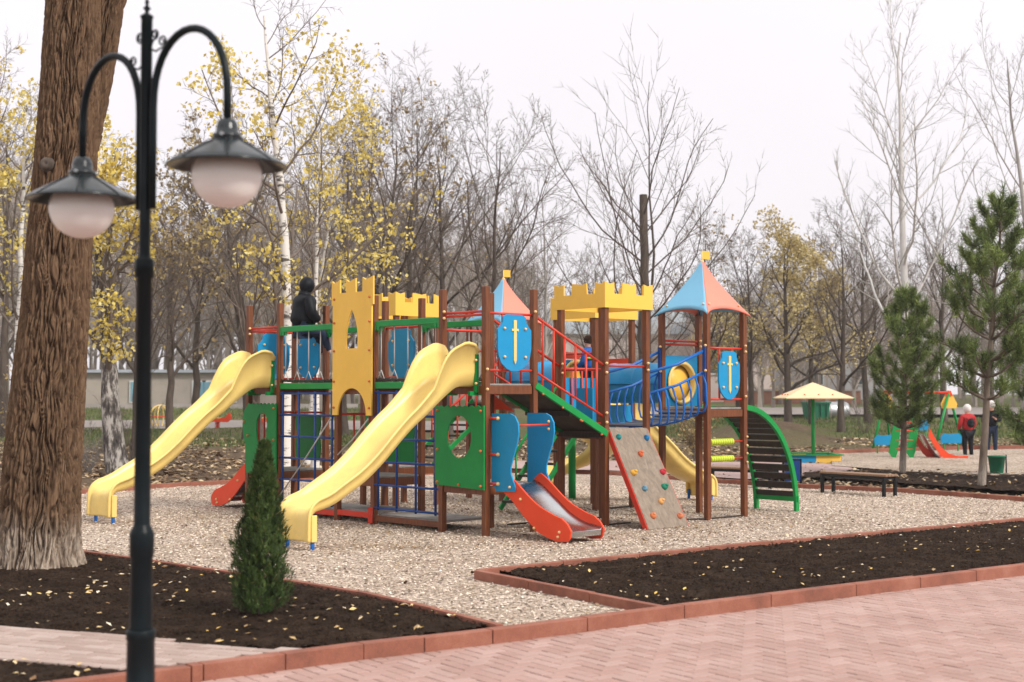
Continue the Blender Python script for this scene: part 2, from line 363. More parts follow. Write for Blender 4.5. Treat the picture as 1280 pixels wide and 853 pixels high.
def mk_birch(name='birch_bark', dark=.57):
    m, t, b = nodes(name); v = objco(t, (1, 1, 5)); n = ntex(t, 1.8, 6, .7, v, .3)
    c = ramp(t, [(0, (.62, .58, .53)), (dark-.03, (.70, .67, .62)), (dark+.02, (.10, .085, .075)), (1, (.03, .025, .02))]); L(t, n.outputs['Fac'], c.inputs['Fac'])
    L(t, c.outputs[0], b.inputs['Base Color']); b.inputs['Roughness'].default_value = .7; bump(t, b, n.outputs['Fac'], .3, .01); return m
M['birch'] = mk_birch(); M['birchd'] = mk_bark('old_birch_bark', [(.36, (.035, .030, .028)), (.48, (.12, .105, .095)), (.56, (.46, .43, .39)), (.8, (.62, .58, .53))], (1, 1, .35), 9, .8, .02)
M['wallbeige'] = paint('beige_render', (.44, .39, .335), .9, .1, .6, dirt=.35)
M['wallpink'] = paint('pale_plaster', (.60, .50, .46), .9, .08, .5, dirt=.2)
M['wallgrey'] = paint('grey_render', (.42, .42, .43), .9, .08, .5, dirt=.25)
M['roofgrey'] = paint('slate_roof', (.28, .31, .33), .8, .1, 1)
M['brickred'] = paint('red_brick_wall', (.30, .15, .10), .9, .15, 4)
M['winblue'] = paint('blue_shutter', (.20, .40, .50), .6, .1, 2)
M['glass'] = paint('window_glass', (.06, .08, .09), .12, .1, 2, dirt=0)
M['white'] = paint('white_paint', (.72, .70, .67), .6, .08, 2)
M['concrete'] = paint('pale_concrete', (.42, .38, .35), .9, .12, 2)
M['dumpg'] = paint('bin_green', (.015, .17, .09), .6, .15, 2)
# ------------------------------------------------------------------ ground
random.seed(4); rng = np.random.default_rng(7)
def inside(pts, poly):
    pts = np.asarray(pts); x, y = pts[:, 0], pts[:, 1]; c = np.zeros(len(pts), bool)
    n = len(poly); j = n-1
    for i in range(n):
        xi, yi = poly[i][0], poly[i][1]; xj, yj = poly[j][0], poly[j][1]
        with np.errstate(divide='ignore', invalid='ignore'):
            c ^= ((yi > y) != (yj > y)) & (x < (xj-xi)*(y-yi)/(yj-yi+1e-12)+xi)
        j = i
    return c
def outz(Y): return float(np.interp(Y, [0, 27, 32, 45, 55, 75, 110, 160, 400, 1500], [.02, .02, .05, .33, .55, .90, 1.30, 1.62, 1.66, 1.66]))
def sheet(name, poly, z, mat, label=None):
    t = bmesh.new(); vv = [t.verts.new((p[0], p[1], z)) for p in poly]
    ed = [t.edges.new((vv[i], vv[(i+1) % len(vv)])) for i in range(len(vv))]
    bmesh.ops.triangle_fill(t, use_beauty=True, edges=ed)
    bmesh.ops.recalc_face_normals(t, faces=t.faces[:])
    if sum(f.normal.z for f in t.faces) < 0: bmesh.ops.reverse_faces(t, faces=t.faces[:])
    me = bpy.data.meshes.new(name); t.to_mesh(me); t.free()
    o = link(name, me, mat); tag(o, label, kind='structure'); return o
def smooth_line(pts, step=.5):
    pts = [Vector((p[0], p[1], 0)) for p in pts]; out = []
    n = len(pts)
    for i in range(n-1):
        p0 = pts[max(i-1, 0)]; p1 = pts[i]; p2 = pts[i+1]; p3 = pts[min(i+2, n-1)]
        k = max(2, int((p2-p1).length/step))
        for j in range(k):
            t = j/k
            out.append(.5*((2*p1)+(-p0+p2)*t+(2*p0-5*p1+4*p2-p3)*t*t+(-p0+3*p1-3*p2+p3)*t**3))
    out.append(pts[-1]); return out
# main kerb beside the plaza, top z .08
mk = [G(67, 852, .08), G(250, 829.5, .08), G(450, 804, .08), G(611, 786, .08), G(850, 756, .08), G(1065, 730, .08), G(1280, 705, .08)]
d0 = (mk[0]-mk[1]).normalized(); d1 = (mk[-1]-mk[-2]).normalized()
mk = [mk[0]+d0*14, mk[0]+d0*7]+mk+[mk[-1]+d1*8, mk[-1]+d1*22]
MK = smooth_line(mk, 1.0)
fk = [G(95, 612, .08), G(194, 605, .08), G(289, 600, .08), G(450, 592, .08), G(633, 586.5, .08), G(762, 589, .08), G(871, 597, .08), G(934, 601, .08), G(1001, 605, .08), G(1128, 610.5, .08), G(1280, 621, .08)]
fk = [Vector((-26, 13, 0)), Vector((-14, 18.5, 0))]+fk+[fk[-1]+(fk[-1]-fk[-2])*1.2, fk[-1]+(fk[-1]-fk[-2])*3]
FK = smooth_line(fk, 1.0)
def kerb(line, name, top, bot, wd=.09, blk=1.0):
    m = MB(); side = 1
    for a, b in zip(line[:-1], line[1:]):
        d = (b-a); Ln = d.length; k = max(1, round(Ln/blk)); 
        for i in range(k):
            p = a+d*(i/k); q = a+d*((i+1)/k); e_ = d.normalized()*.003; dz = random.uniform(-.004, .004)
            m.beam(Vector((p.x, p.y, (top+bot)/2+dz))+e_, Vector((q.x, q.y, (top+bot)/2+dz))-e_, wd, top-bot, bev=.006)
    o = m.build(name, M['kerb']); return o
tag(kerb(MK, 'kerb', .08, -.16, .10), 'red concrete kerb along the pink plaza', kind='structure')
tag(kerb(FK, 'kerb', .08, -.10, .09), 'red concrete kerb along the far side of the gravel', kind='structure')
base = quads_mesh('ground', [(-380, -80, -.3), (380, -80, -.3), (380, 40, -.3), (-380, 40, -.3)], [(0, 1, 2, 3)])
tag(link('ground', base, M['dirt']), 'bare earth below the playground', kind='structure')
# terrain beyond the far kerb: columns along the kerb, rows away from it
cols = [Vector((-380, 5, 0)), Vector((-120, 8, 0)), Vector((-50, 10, 0))]+FK+[Vector((FK[-1].x+15, FK[-1].y-2, 0)), Vector((FK[-1].x+90, FK[-1].y-6, 0)), Vector((380, FK[-1].y-10, 0))]
rows = [0, .4, 1, 2, 3, 4.5, 6, 8, 10, 12, 14, 16, 18, 20, 23, 26, 30, 35, 40, 46, 54, 64, 80, 100, 130, 180, 240, 320]
V = []; nr = len(rows)
for c in cols:
    for r in rows:
        x, y = c.x*(1+r/90 if r < 200 else 3.2+r/400), c.y+r
        z = outz(y)
        if r > 3:
            z += .10*noise.noise(Vector((x*.25, y*.25, 0)))*min(1, (r-3)/4)
            # earth mound behind the right hand beds
            px = 640+x/max(y, 1)*F
            z += .55*math.exp(-((px-960)/60)**2-((y-46)/4.5)**2) if r < 60 else 0
        V.append((max(-380, min(380, x)), y, z if r > 0 else .03))
Q = [(i*nr+j, (i+1)*nr+j, (i+1)*nr+j+1, i*nr+j+1) for i in range(len(cols)-1) for j in range(nr-1)]
tag(link('terrain', quads_mesh('terrain', V, Q, True), M['dirt']), 'leaf strewn dirt and patchy grass rising behind the playground', kind='structure')
def terr(x, y): return outz(y)
# gravel
poly = [(p.x, p.y) for p in MK]+[(p.x, p.y) for p in reversed(FK)]
GPOLY = poly
tag(sheet('gravel', poly, 0, M['gravel']), 'pale gravel under the climbing frame', kind='structure')
# pavers: herringbone 20 x 10 cm
def pavers(name, test, x0, x1, y0, y1, z, mat, ang, herring=True, gap=.009, org=None):
    L_, W_ = .20, .10; ca, sa = math.cos(ang), math.sin(ang); cells = []
    rad = math.hypot(x1-x0, y1-y0)/2+.5; n = int(rad/W_)+2
    cx, cy = org or ((x0+x1)/2, (y0+y1)/2)
    if org: n *= 2
    for i in range(-n, n):
        for j in range(-n, n):
            if herring:
                k = (i-j) % 4
                if k == 0: cells.append((i*W_, j*W_, L_, W_))
                elif k == 3: cells.append((i*W_, j*W_, W_, L_)) if True else None
            else:
                if i % 2 == 0: cells.append((i*W_+(W_ if j % 2 else 0), j*W_, L_, W_))
    C = np.array(cells)
    mx_ = C[:, 0]+C[:, 2]/2; my_ = C[:, 1]+C[:, 3]/2
    wx = cx+mx_*ca-my_*sa; wy = cy+mx_*sa+my_*ca
    ok = (wx > x0) & (wx < x1) & (wy > y0) & (wy < y1); C = C[ok]; ok2 = test(np.c_[wx[ok], wy[ok]]); C = C[ok2]
    n = len(C); g = gap/2; b = .005; dz = rng.normal(0, .0012, n); tx = rng.normal(0, .004, n); ty = rng.normal(0, .004, n)
    def ring(off, zz):
        a = []
        for sx, sy in ((0, 0), (1, 0), (1, 1), (0, 1)):
            px = C[:, 0]+(off if sx == 0 else C[:, 2]-off); py = C[:, 1]+(off if sy == 0 else C[:, 3]-off)
            zz2 = zz+dz+tx*(px-C[:, 0]-C[:, 2]/2)+ty*(py-C[:, 1]-C[:, 3]/2)
            a.append(np.c_[cx+px*ca-py*sa, cy+px*sa+py*ca, zz2])
        return np.stack(a, 1)
    r0, r1 = ring(g, z-.018), ring(g, z-.004); r2 = ring(g+b, z)
    V = np.concatenate([r0, r1, r2], 1).reshape(-1, 3); o = np.arange(n)[:, None]*12
    qs = [o+np.array([8, 9, 10, 11])]
    for lo in (0, 4):
        for k in range(4): qs.append(o+np.array([lo+k, lo+(k+1) % 4, lo+4+(k+1) % 4, lo+4+k]))
    Q = np.stack(qs, 1).reshape(-1, 4); rv = np.repeat(rng.random(n), 9)
    return link(name, quads_mesh(name, V, Q, False, rv), mat)
mkl = [(p.x, p.y) for p in MK]; PLZ = mkl+[(30, -6), (-16, -12)]
tag(sheet('plaza_base', PLZ, -.034, M['mortar']), 'sandy joints below the pink pavers', kind='structure')
tag(pavers('plaza', lambda p: inside(p+np.array([.045, -.055]), PLZ), -6, 11, 3.5, 20, -.02, M['paver'], R(35)), 'pink herringbone block paving in front of the kerb', kind='structure')
# beds
def bed(name, poly, z, step, amp, label, cell_clip=True):
    xs = [p[0] for p in poly]; ys = [p[1] for p in poly]
    X = np.arange(min(xs), max(xs)+step, step); Y = np.arange(min(ys), max(ys)+step, step)
    gx, gy = np.meshgrid(X, Y, indexing='ij'); nx, ny = gx.shape
    zz = np.array([z+amp*(noise.fractal(Vector((a*4, b*4, 0)), .8, 2.1, 5)+.6*noise.fractal(Vector((a*15, b*15, 3)), 1, 2, 2)) for a, b in zip(gx.ravel(), gy.ravel())])
    Vt = np.c_[gx.ravel(), gy.ravel(), zz]
    i, j = np.meshgrid(np.arange(nx-1), np.arange(ny-1), indexing='ij'); a = (i*ny+j).ravel()
    Q = np.c_[a, a+ny, a+ny+1, a+1]; cen = Vt[Q].mean(1); ok = inside(cen, poly); Q = Q[ok]
    used = np.unique(Q); mp = np.zeros(len(Vt), int); mp[used] = np.arange(len(used))
    o = link(name, quads_mesh(name, Vt[used], mp[Q], True), M['soil']); tag(o, label, kind='structure'); return o
zb = .055
LB = [G(-260, 655, zb), G(-60, 668, zb), G(102, 687, zb), G(288, 713, zb), G(450, 738, zb), G(625, 780, zb), G(500, 795, zb), G(348, 812, zb), G(0, 782, zb), G(-260, 762, zb)]
RB = [G(620, 713, zb), G(884, 685, zb), G(1280, 648.5, zb), G(1600, 622, zb), G(1600, 664, zb), G(1280, 703, zb), G(1065, 727, zb), G(850, 754, zb), G(829, 757, zb)]
BB = [G(-260, 803, zb), G(0, 823, zb), G(165, 838, zb), G(90, 847, zb), G(-120, 872, zb), G(-400, 900, zb)]
bed('soil_bed', [(p.x, p.y) for p in LB], zb-.01, .035, .026, 'dark soil bed round the big tree and the thuja')
bed('soil_bed', [(p.x, p.y) for p in RB], zb-.01, .035, .028, 'dark soil bed between gravel and plaza on the right')
bed('soil_bed', [(p.x, p.y) for p in BB], zb-.005, .04, .012, 'dark soil strip at the bottom left')
PB = [G(-260, 762, .06), G(0, 782, .06), G(348, 812, .06), G(400, 808, .06), G(250, 829, .06), G(155, 836, .06), G(0, 822, .06), G(-260, 803, .06)]
pbl = [(p.x, p.y) for p in PB]
tag(sheet('path_base', pbl, .048, M['mortar']), 'sandy joints below the narrow path', kind='structure')
tag(pavers('path', lambda p: inside(p, pbl), -7, 0, 7, 12, .062, M['gpaver'], math.atan2(PB[1].y-PB[0].y, PB[1].x-PB[0].x), False, org=(PB[1].x, PB[1].y)), 'narrow grey pink paved path across the left bed', kind='structure')
tag(kerb(smooth_line([G(-260, 655, .08), G(-60, 668, .08), G(102, 687, .08), G(288, 713, .08), G(450, 738, .08), G(625, 779, .08)], 1), 'kerb', .075, -.1, .06), 'thin red kerb between left bed and gravel', kind='structure')
tag(kerb([Vector(G(597, 712, .08)), Vector(G(884, 684, .08)), Vector(G(1280, 648, .08)), Vector(G(1600, 622, .08))], 'kerb', .085, -.1, .07), 'thin red kerb behind the right bed', kind='structure')
tag(kerb([Vector(G(596, 713, .08)), Vector(G(828, 757, .08))], 'kerb', .08, -.1, .07), 'red kerb at the left end of the right bed', kind='structure')
# far surfaces on the right
def drape(name, pxs, dz, mat, label, n=1):
    pts = [G(a, b, 0) for a, b in pxs]
    for k in range(len(pts)):
        for _ in range(6): z = outz(pts[k].y)+dz; pts[k] = G(pxs[k][0], pxs[k][1], z)
    t = bmesh.new(); vv = [t.verts.new(p) for p in pts]
    f = t.faces.new(vv); bmesh.ops.triangulate(t, faces=[f])
    bmesh.ops.recalc_face_normals(t, faces=t.faces[:])
    if sum(f.normal.z for f in t.faces) < 0: bmesh.ops.reverse_faces(t, faces=t.faces[:])
    me = bpy.data.meshes.new(name); t.to_mesh(me); t.free(); o = link(name, me, mat); tag(o, label, kind='structure'); return o, pts
def ghit(a, b, dz=0.0):
    lo, hi = 18.0, 200.0
    for _ in range(40):
        Y_ = (lo+hi)/2
        if P(a, b, Y_).z > outz(Y_)+dz: lo = Y_
        else: hi = Y_
    q = P(a, b, lo); q.z = outz(lo)+dz; return q
def band(name, near, far, dz, mat, label):
    m = bmesh.new(); r1 = []; r2 = []
    for (lst, out) in ((near, r1), (far, r2)):
        for a, b in lst:
            q = ghit(a, b, dz)
            out.append(q)
    rows_ = 8; grid = []
    for a, b in zip(r1, r2):
        colv = []
        for k in range(rows_+1):
            q = a.lerp(b, k/rows_); q.z = outz(q.y)+dz; colv.append(m.verts.new(q))
        grid.append(colv)
    for i in range(len(grid)-1):
        for k in range(rows_): m.faces.new((grid[i][k], grid[i+1][k], grid[i+1][k+1], grid[i][k+1]))
    bmesh.ops.recalc_face_normals(m, faces=m.faces[:])
    if sum(f.normal.z for f in m.faces) < 0: bmesh.ops.reverse_faces(m, faces=m.faces[:])
    me = bpy.data.meshes.new(name); m.to_mesh(me); m.free(); o = link(name, me, mat); tag(o, label, kind='structure'); return r1, r2
band('path', [(560, 584.5), (633, 585.5), (762, 588), (871, 595), (934, 599), (1006, 596), (1070, 593)], [(560, 576), (633, 576), (762, 576), (871, 577), (934, 577.5), (1000, 579), (1062, 580)], .06, M['ppath'], 'pale pink path behind the playground')
n2, f2 = band('gravel', [(1040, 582), (1130, 589), (1200, 593), (1290, 597), (1420, 604)], [(1040, 567), (1130, 564), (1200, 562), (1290, 561), (1420, 560)], .07, M['gravel'], 'pale gravel of the smaller play area on the right')
kb = MB()
for a, b in zip(f2[:-1], f2[1:]):
    kb.beam(a+Vector((0, 0, .03)), b+Vector((0, 0, .03)), .1, .12)
tag(kb.build('kerb', M['kerb']), 'red kerb behind the smaller play area', kind='structure')
pb3 = [G(1004, 600, .04), G(1128, 608, .04), G(1280, 619, .04), G(1450, 632, .04), G(1450, 606, .04), G(1280, 597, .04), G(1130, 590, .04), G(1006, 593, .04)]
bed('soil_bed', [(p.x, p.y) for p in pb3], .10, .09, .02, 'dark soil bed with the pines')
band('road', [(-400, 545), (60, 538), (200, 536), (330, 537), (640, 538)], [(-400, 528), (60, 526), (200, 525), (330, 525.5), (640, 527)], .05, M['asph'], 'pale road crossing behind the birches')
V = []
for x_ in (6, 10, 16, 24, 40, 80):
    for y_ in (63, 67, 71, 75): V.append((x_*y_/67, y_, outz(y_)+.12))
tag(link('road', quads_mesh('road', V, [(i*4+j, (i+1)*4+j, (i+1)*4+j+1, i*4+j+1) for i in range(5) for j in range(3)], True), M['asph']), 'pale road beyond the earth mound', kind='structure')

# loose stones, fallen leaves
def scatter_quads(pts, size, tilt, seed, elong=1.6):
    r = np.random.default_rng(seed); n = len(pts); a = r.random(n)*2*np.pi
    u = np.c_[np.cos(a), np.sin(a), r.normal(0, tilt, n)]; v = np.c_[-np.sin(a), np.cos(a), r.normal(0, tilt, n)]
    s = (size*r.uniform(.55, 1.25, n))[:, None]
    p = np.asarray(pts)
    curl = np.c_[np.zeros(n), np.zeros(n), r.uniform(.1, .5, n)]*s
    V = np.stack([p-u*s*elong/2, p-v*s/2+curl*.4, p+u*s*elong/2+curl*.3, p+v*s/2+curl*.5], 1).reshape(-1, 3)
    Q = np.arange(n*4).reshape(-1, 4); return V, Q, r.random(n)
def in_poly_pts(poly, n, seed):
    r = np.random.default_rng(seed); xs = [p[0] for p in poly]; ys = [p[1] for p in poly]; out = []
    while sum(len(o) for o in out) < n:
        c = np.c_[r.uniform(min(xs), max(xs), n), r.uniform(min(ys), max(ys), n)]; out.append(c[inside(c, poly)])
    return np.concatenate(out)[:n]
def stones(pts, z, size, seed, name, label, mat='stones'):
    r = np.random.default_rng(seed); n = len(pts)
    base_ = np.array([(1, 0, 0), (0, 1, 0), (-1, 0, 0), (0, -1, 0), (.1, .1, .8), (0, 0, -.5)], float)
    base_ = base_[None]*r.uniform(.7, 1.3, (n, 6, 1)); a = r.random(n)*6.283; c, s = np.cos(a), np.sin(a)
    sz = size*r.uniform(.5, 1.4, n)
    x = (base_[:, :, 0]*c[:, None]-base_[:, :, 1]*s[:, None]*.7); y = (base_[:, :, 0]*s[:, None]+base_[:, :, 1]*c[:, None]*.7)
    V = np.stack([x*sz[:, None]+pts[:, :1], y*sz[:, None]+pts[:, 1:2], base_[:, :, 2]*sz[:, None]*.7+z+r.uniform(0, .004, n)[:, None]], 2).reshape(-1, 3)
    T = np.array([(0, 1, 4), (1, 2, 4), (2, 3, 4), (3, 0, 4)]); Q = (np.arange(n)[:, None, None]*6+T[None]).reshape(-1, 3)
    o = link(name, quads_mesh(name, V, Q, False, np.repeat(r.random(n), 4)), M[mat]); tag(o, label, kind='stuff'); return o
gp = in_poly_pts(GPOLY, 150000, 3)
pxx = 640+gp[:, 0]/gp[:, 1]*F
gp = gp[(pxx > -80) & (pxx < 1360) & (gp[:, 1] < 27)]
for q in (LB, RB, BB, PB): gp = gp[~inside(gp, [(p.x, p.y) for p in q])]
stones(gp, .003, .016, 5, 'loose_gravel', 'pale loose stones covering the playground floor')
def leaves(name, poly, n, z, size, seed, mat, label, zf=None):
    p = in_poly_pts(poly, n, seed)
    # clumps: keep more where a noise field is high
    k = np.array([noise.noise(Vector((a*.8, b*.8, seed))) for a, b in p])+np.random.default_rng(seed).uniform(-.5, .5, len(p)); p = p[k > -.05]
    zz = np.array([zf(a, b) for a, b in p]) if zf else np.full(len(p), z)
    V, Q, rv = scatter_quads(np.c_[p, zz], size, .25, seed); o = link(name, quads_mesh(name, V, Q, False, rv), mat)
    tag(o, label, kind='stuff'); return o
leaves('fallen_leaves', [(p.x, p.y) for p in LB], 900, zb+.015, .032, 21, M['litter'], 'dry leaves scattered on the left soil bed')
leaves('fallen_leaves', [(p.x, p.y) for p in RB], 900, zb+.015, .027, 22, M['litter'], 'dry leaves scattered on the right soil bed')
leaves('fallen_leaves', [(p.x, p.y) for p in BB], 110, zb+.015, .036, 23, M['litter'], 'dry leaves on the bottom left soil strip')
leaves('fallen_leaves', [(p.x, p.y) for p in pb3], 900, .135, .06, 24, M['litterb'], 'dry leaves on the bed with the pines')
leaves('fallen_leaves', GPOLY, 5000, .012, .035, 25, M['litterb'], 'brown leaves scattered over the gravel')
leaves('fallen_leaves', [(p.x, p.y) for p in FK[3:]]+[(26, 44), (-24, 44), (-22, 22)], 60000, 0, .085, 26, M['litterb'], 'thick brown leaf litter behind the far kerb', zf=lambda a, b: outz(b)+.03)
for k_, (bp_, n_) in enumerate(((LB, 9000), (RB, 12000), (BB, 900))):
    stones(in_poly_pts([(p.x, p.y) for p in bp_], n_, 40+k_), zb-.005, .020, 50+k_, 'soil_clods', ('crumbly clods on the left soil bed', 'crumbly clods on the right soil bed', 'crumbly clods on the bottom left soil strip')[k_], 'soil')
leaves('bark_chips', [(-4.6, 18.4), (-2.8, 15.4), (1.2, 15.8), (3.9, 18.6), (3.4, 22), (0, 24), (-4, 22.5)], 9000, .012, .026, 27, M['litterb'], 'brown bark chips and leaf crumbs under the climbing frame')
# grass
def grass(name, x0, x1, y0, y1, n, hgt, label, seed):
    r = np.random.default_rng(seed); x = r.uniform(x0, x1, n); y = r.uniform(y0, y1, n)
    k = np.array([noise.noise(Vector((a*.3, b*.3, 9))) for a, b in zip(x, y)])+r.uniform(-.3, .3, n); x = x[k > -.1]; y = y[k > -.1]; n = len(x)
    z = np.array([outz(b) for b in y]); a = r.random(n)*6.28; h = hgt*r.uniform(.4, 1.2, n); wv = .02
    dx, dy = np.cos(a)*wv, np.sin(a)*wv; lx, ly = r.normal(0, .3, n)*h, r.normal(0, .3, n)*h
    V = np.stack([np.c_[x-dx, y-dy, z-.02], np.c_[x+dx, y+dy, z-.02], np.c_[x+dx*.2+lx, y+dy*.2+ly, z+h], np.c_[x-dx*.2+lx, y-dy*.2+ly, z+h]], 1).reshape(-1, 3)
    o = link(name, quads_mesh(name, V, np.arange(n*4).reshape(-1, 4), False, r.random(n)), M['grass']); tag(o, label, kind='stuff')
grass('grass', -16, -4, 40, 50, 16000, .12, 'short green grass verge in front of the road', 31)
grass('grass', -24, -4, 59, 76, 16000, .14, 'green grass strip below the beige building', 32)
grass('grass', 5, 24, 44, 62, 22000, .12, 'patchy grass on the earth mound', 33)
# ------------------------------------------------------------------ the climbing frame
U = Vector((.73, .684, 0)); Vv = Vector((-.684, .73, 0)); W = -Vv; UP = Vector((0, 0, 1)); S = .8
def q(x, y, z=0): return Vector((x, y, z))
Bp = q(-3.31, 20.3)
def tower(front): return dict(f=front, l=front+Vv*S, r=front+U*S, b=front+U*S+Vv*S)
T1 = tower(Bp)                                  # left tower
T2 = tower(Bp+W*2.20)                           # gate tower   (f=P8, l=P7)
T3 = tower(Bp+W*4.38)                           # front tower  (f=P1, l=P3, r=P2, b=P5)
def ctower(x, y): c = q(x, y); return tower(c-U*S/2-Vv*S/2)
T4 = ctower(1.22, 18.95)                        # front castle
T5 = ctower(1.24, 21.45)                        # back castle
T6 = ctower(-.14, 23.35)                        # back roofed tower
T7 = ctower(-1.72, 21.9)                        # back left castle
T8 = ctower(2.66, 19.85)                        # right roofed tower
PS = empty('playground_climbing_set', (0, 19.5, 0), 'large multicoloured playground castle of brown posts with yellow slides standing on gravel', 'climbing frame')
def part(m, name, mat, label=None, parent=None):
    o = m.build(name, M[mat] if isinstance(mat, str) else mat, parent or PS)
    if label: o['label'] = label
    return o
DZ = 1.83; LZ = .62
def post(p, top=3.0, w_=.076, rot=math.atan2(.684, .73)):
    m = MB(); m.box((p.x, p.y, (top-.15)/2), (w_, w_, top+.15), rz=rot, bev=.007); return part(m, 'post', 'post')
for T, top in ((T1, 3.0), (T2, 3.0), (T3, 3.0), (T4, 2.95), (T5, 2.9), (T6, 2.86), (T7, 2.95), (T8, 2.84)):
    for k in 'flrb': post(T[k], top)
def deck(T, z, joist=.10, mat='deck'):
    m = MB(); c = (T['f']+T['b'])/2; m.box((c.x, c.y, z-.012), (S-.02, S-.02, .022), rz=math.atan2(.684, .73)); part(m, 'deck', mat)
    m = MB(); e = [('f', 'l'), ('f', 'r'), ('r', 'b'), ('l', 'b')]
    for a, b in e:
        p, r_ = T[a], T[b]; d = (r_-p).normalized()
        m.beam(p+d*.05+UP*(z-.03-joist/2), r_-d*.05+UP*(z-.03-joist/2), .04, joist, bev=.004)
    part(m, 'deck_beam', 'post')
for T, z in ((T1, DZ), (T2, DZ), (T3, DZ), (T4, 1.25), (T5, 1.5), (T6, 1.6), (T8, 1.52)): deck(T, z)
for T in (T1, T2, T3, T7): deck(T, LZ)
bolt_me = None
def bolt(p, mat='cap', r=.021):
    global bolt_me
    if bolt_me is None:
        t = bmesh.new(); bmesh.ops.create_uvsphere(t, u_segments=10, v_segments=6, radius=1); bolt_me = {}
        for mm in ('cap', 'capo'):
            me = bpy.data.meshes.new('bolt_cap'); t.to_mesh(me); me.materials.append(M[mm]); me.shade_smooth(); bolt_me[mm] = me
        t.free()
    o = bpy.data.objects.new('bolt_cap', bolt_me[mat]); COL.objects.link(o); o.parent = PS
    o.matrix_parent_inverse = Matrix.Translation(-Vector(PS.location)); o.location = p; o.scale = (r, r, r*.9)
def ell(cx, cz, rx, rz, n=28, a0=0, a1=2*math.pi, endp=False):
    k = n+1 if endp else n
    return [(cx+rx*math.cos(a0+(a1-a0)*i/n), cz+rz*math.sin(a0+(a1-a0)*i/n)) for i in range(k)]
def zig(x0, x1, z, amp, k):
    return [(x0+(x1-x0)*i/(2*k), z+(amp if i % 2 == 0 else -amp)) for i in range(2*k+1)]
# gate panel
mid = (T2['f']+T2['l'])/2-U*.065
w0 = .43
def merlon(x0, x1, z): return [(x0, z+.02), (x0+(x1-x0)*.3, z-.012), (x0+(x1-x0)*.62, z+.004), (x1, z+.03)]
ol = [(-w0, 1.42), (-w0, 3.22)]
ol = [(-w0, 1.42), (-w0, 2.90), (-.455, 2.90)]+merlon(-.455, -.27, 3.21)+[(-.27, 3.06), (-.13, 3.06)]+merlon(-.13, .08, 3.215)+[(.08, 3.06), (.23, 3.06)]+merlon(.23, .46, 3.225)+[(.46, 2.88), (w0, 2.88), (w0-.005, 1.42)]
arch = [(.315, 1.42)]+ell(-.0, 1.42, .315, .36, 20, 0, math.pi, True)[1:-1]+[(-.315, 1.42)]
ol = ol+arch
win = [(-.135, 2.31), (.125, 2.31), (.130, 2.45), (.12, 2.56), (.09, 2.66), (.045, 2.76), (-.0, 2.83), (-.045, 2.76), (-.09, 2.66), (-.12, 2.56), (-.135, 2.45)]
m = MB(); m.panel(mid, W, ol, .025, [win]); part(m, 'gate_panel', 'yellow', 'tall yellow castle gate panel with pointed window and arched foot')
for a in (-w0+.04, w0-.04):
    for z in (1.52, 1.87, 2.28, 2.66, 2.98): bolt(mid+W*a-U*.018+UP*z, 'capo', .019)
# green window panels
def wavy_panel(T, hole, outline, label, off=.07, bolts=()):
    c = (T['f']+T['l'])/2-U*off; m = MB(); m.panel(c, W, outline, .022, [hole]); part(m, 'window_panel', 'green', label)
    for a, z in bolts: bolt(c+W*a-U*.016+UP*z, 'capo', .02)
top = [(x, z) for x, z in zig(.45, -.45, 1.553, .012, 8)]
wavy_panel(T3, ell(0.0, 1.18, .225, .26), [(-.45, .585), (.45, .555)]+top, 'square green panel with an oval opening', bolts=[(-.4, 1.5), (.4, 1.5), (-.4, 1.02), (.4, 1.02), (-.4, .62), (0, .6), (.4, .6)])
top = [(x, z) for x, z in zig(.42, -.28, 1.56, .014, 7)]
ol = [(-.34, .56), (.42, .545)]+top+[(-.33, 1.53), (-.40, 1.46), (-.44, 1.36), (-.445, 1.24), (-.42, 1.10), (-.37, .98), (-.35, .85), (-.35, .66)]
wavy_panel(T1, [(-.02, .95), (.07, .88), (.15, .96), (.19, 1.1), (.2, 1.25), (.18, 1.38), (.1, 1.44), (0, 1.42), (-.07, 1.33), (-.08, 1.2), (-.06, 1.05)], ol, 'curvy green panel with an upright oval opening', bolts=[(.37, 1.5), (.37, 1.05), (.37, .6), (-.3, 1.1), (-.4, 1.3)])
# shields
def shield(c, ax, nrm, z0, z1, wd, sword=True, label=None):
    h = z1-z0; w2 = wd/2
    ol = [(-.68*w2, z1-.03), (-.45*w2, z1), (.45*w2, z1), (.68*w2, z1-.03), (.70*w2, z1-.14*h), (.82*w2, z1-.2*h), (w2, z1-.27*h), (w2, z1-.6*h), (.93*w2, z1-.74*h), (.78*w2, z1-.86*h), (.5*w2, z1-.95*h), (0.2*w2, z0), (-.2*w2, z0), (-.5*w2, z1-.95*h), (-.78*w2, z1-.86*h), (-.93*w2, z1-.74*h), (-w2, z1-.6*h), (-w2, z1-.27*h), (-.82*w2, z1-.2*h), (-.70*w2, z1-.14*h)]
    m = MB(); m.panel(c, ax, ol, .022); sh = part(m, 'shield_panel', 'blue', label)
    if sword:
        m = MB(); t = z1-.10*h; b_ = z0+.12*h; g = z1-.27*h; cc = c+nrm*.018
        m.panel(cc, ax, [(-.022, b_+.05), (0, b_), (.022, b_+.05), (.022, g-.012), (.055, g-.018), (.055, g+.012), (.022, g+.012), (.024, t), (-.024, t), (-.022, g+.012), (-.055, g+.012), (-.055, g-.018), (-.022, g-.012)], .012)
        s_ = part(m, 'sword_emblem', 'capl' if False else 'slide', parent=sh)
    for a in (-.62, .62):
        for z in (z1-.25*h, z1-.75*h): bolt(c+ax*(a*w2)+nrm*.02+UP*z, 'cap', .02)
    return sh
c = (T3['f']+T3['r'])/2; shield(c+W*.07, U, W, 1.98, 2.67, .56, label='blue shield with a yellow sword on the front tower')
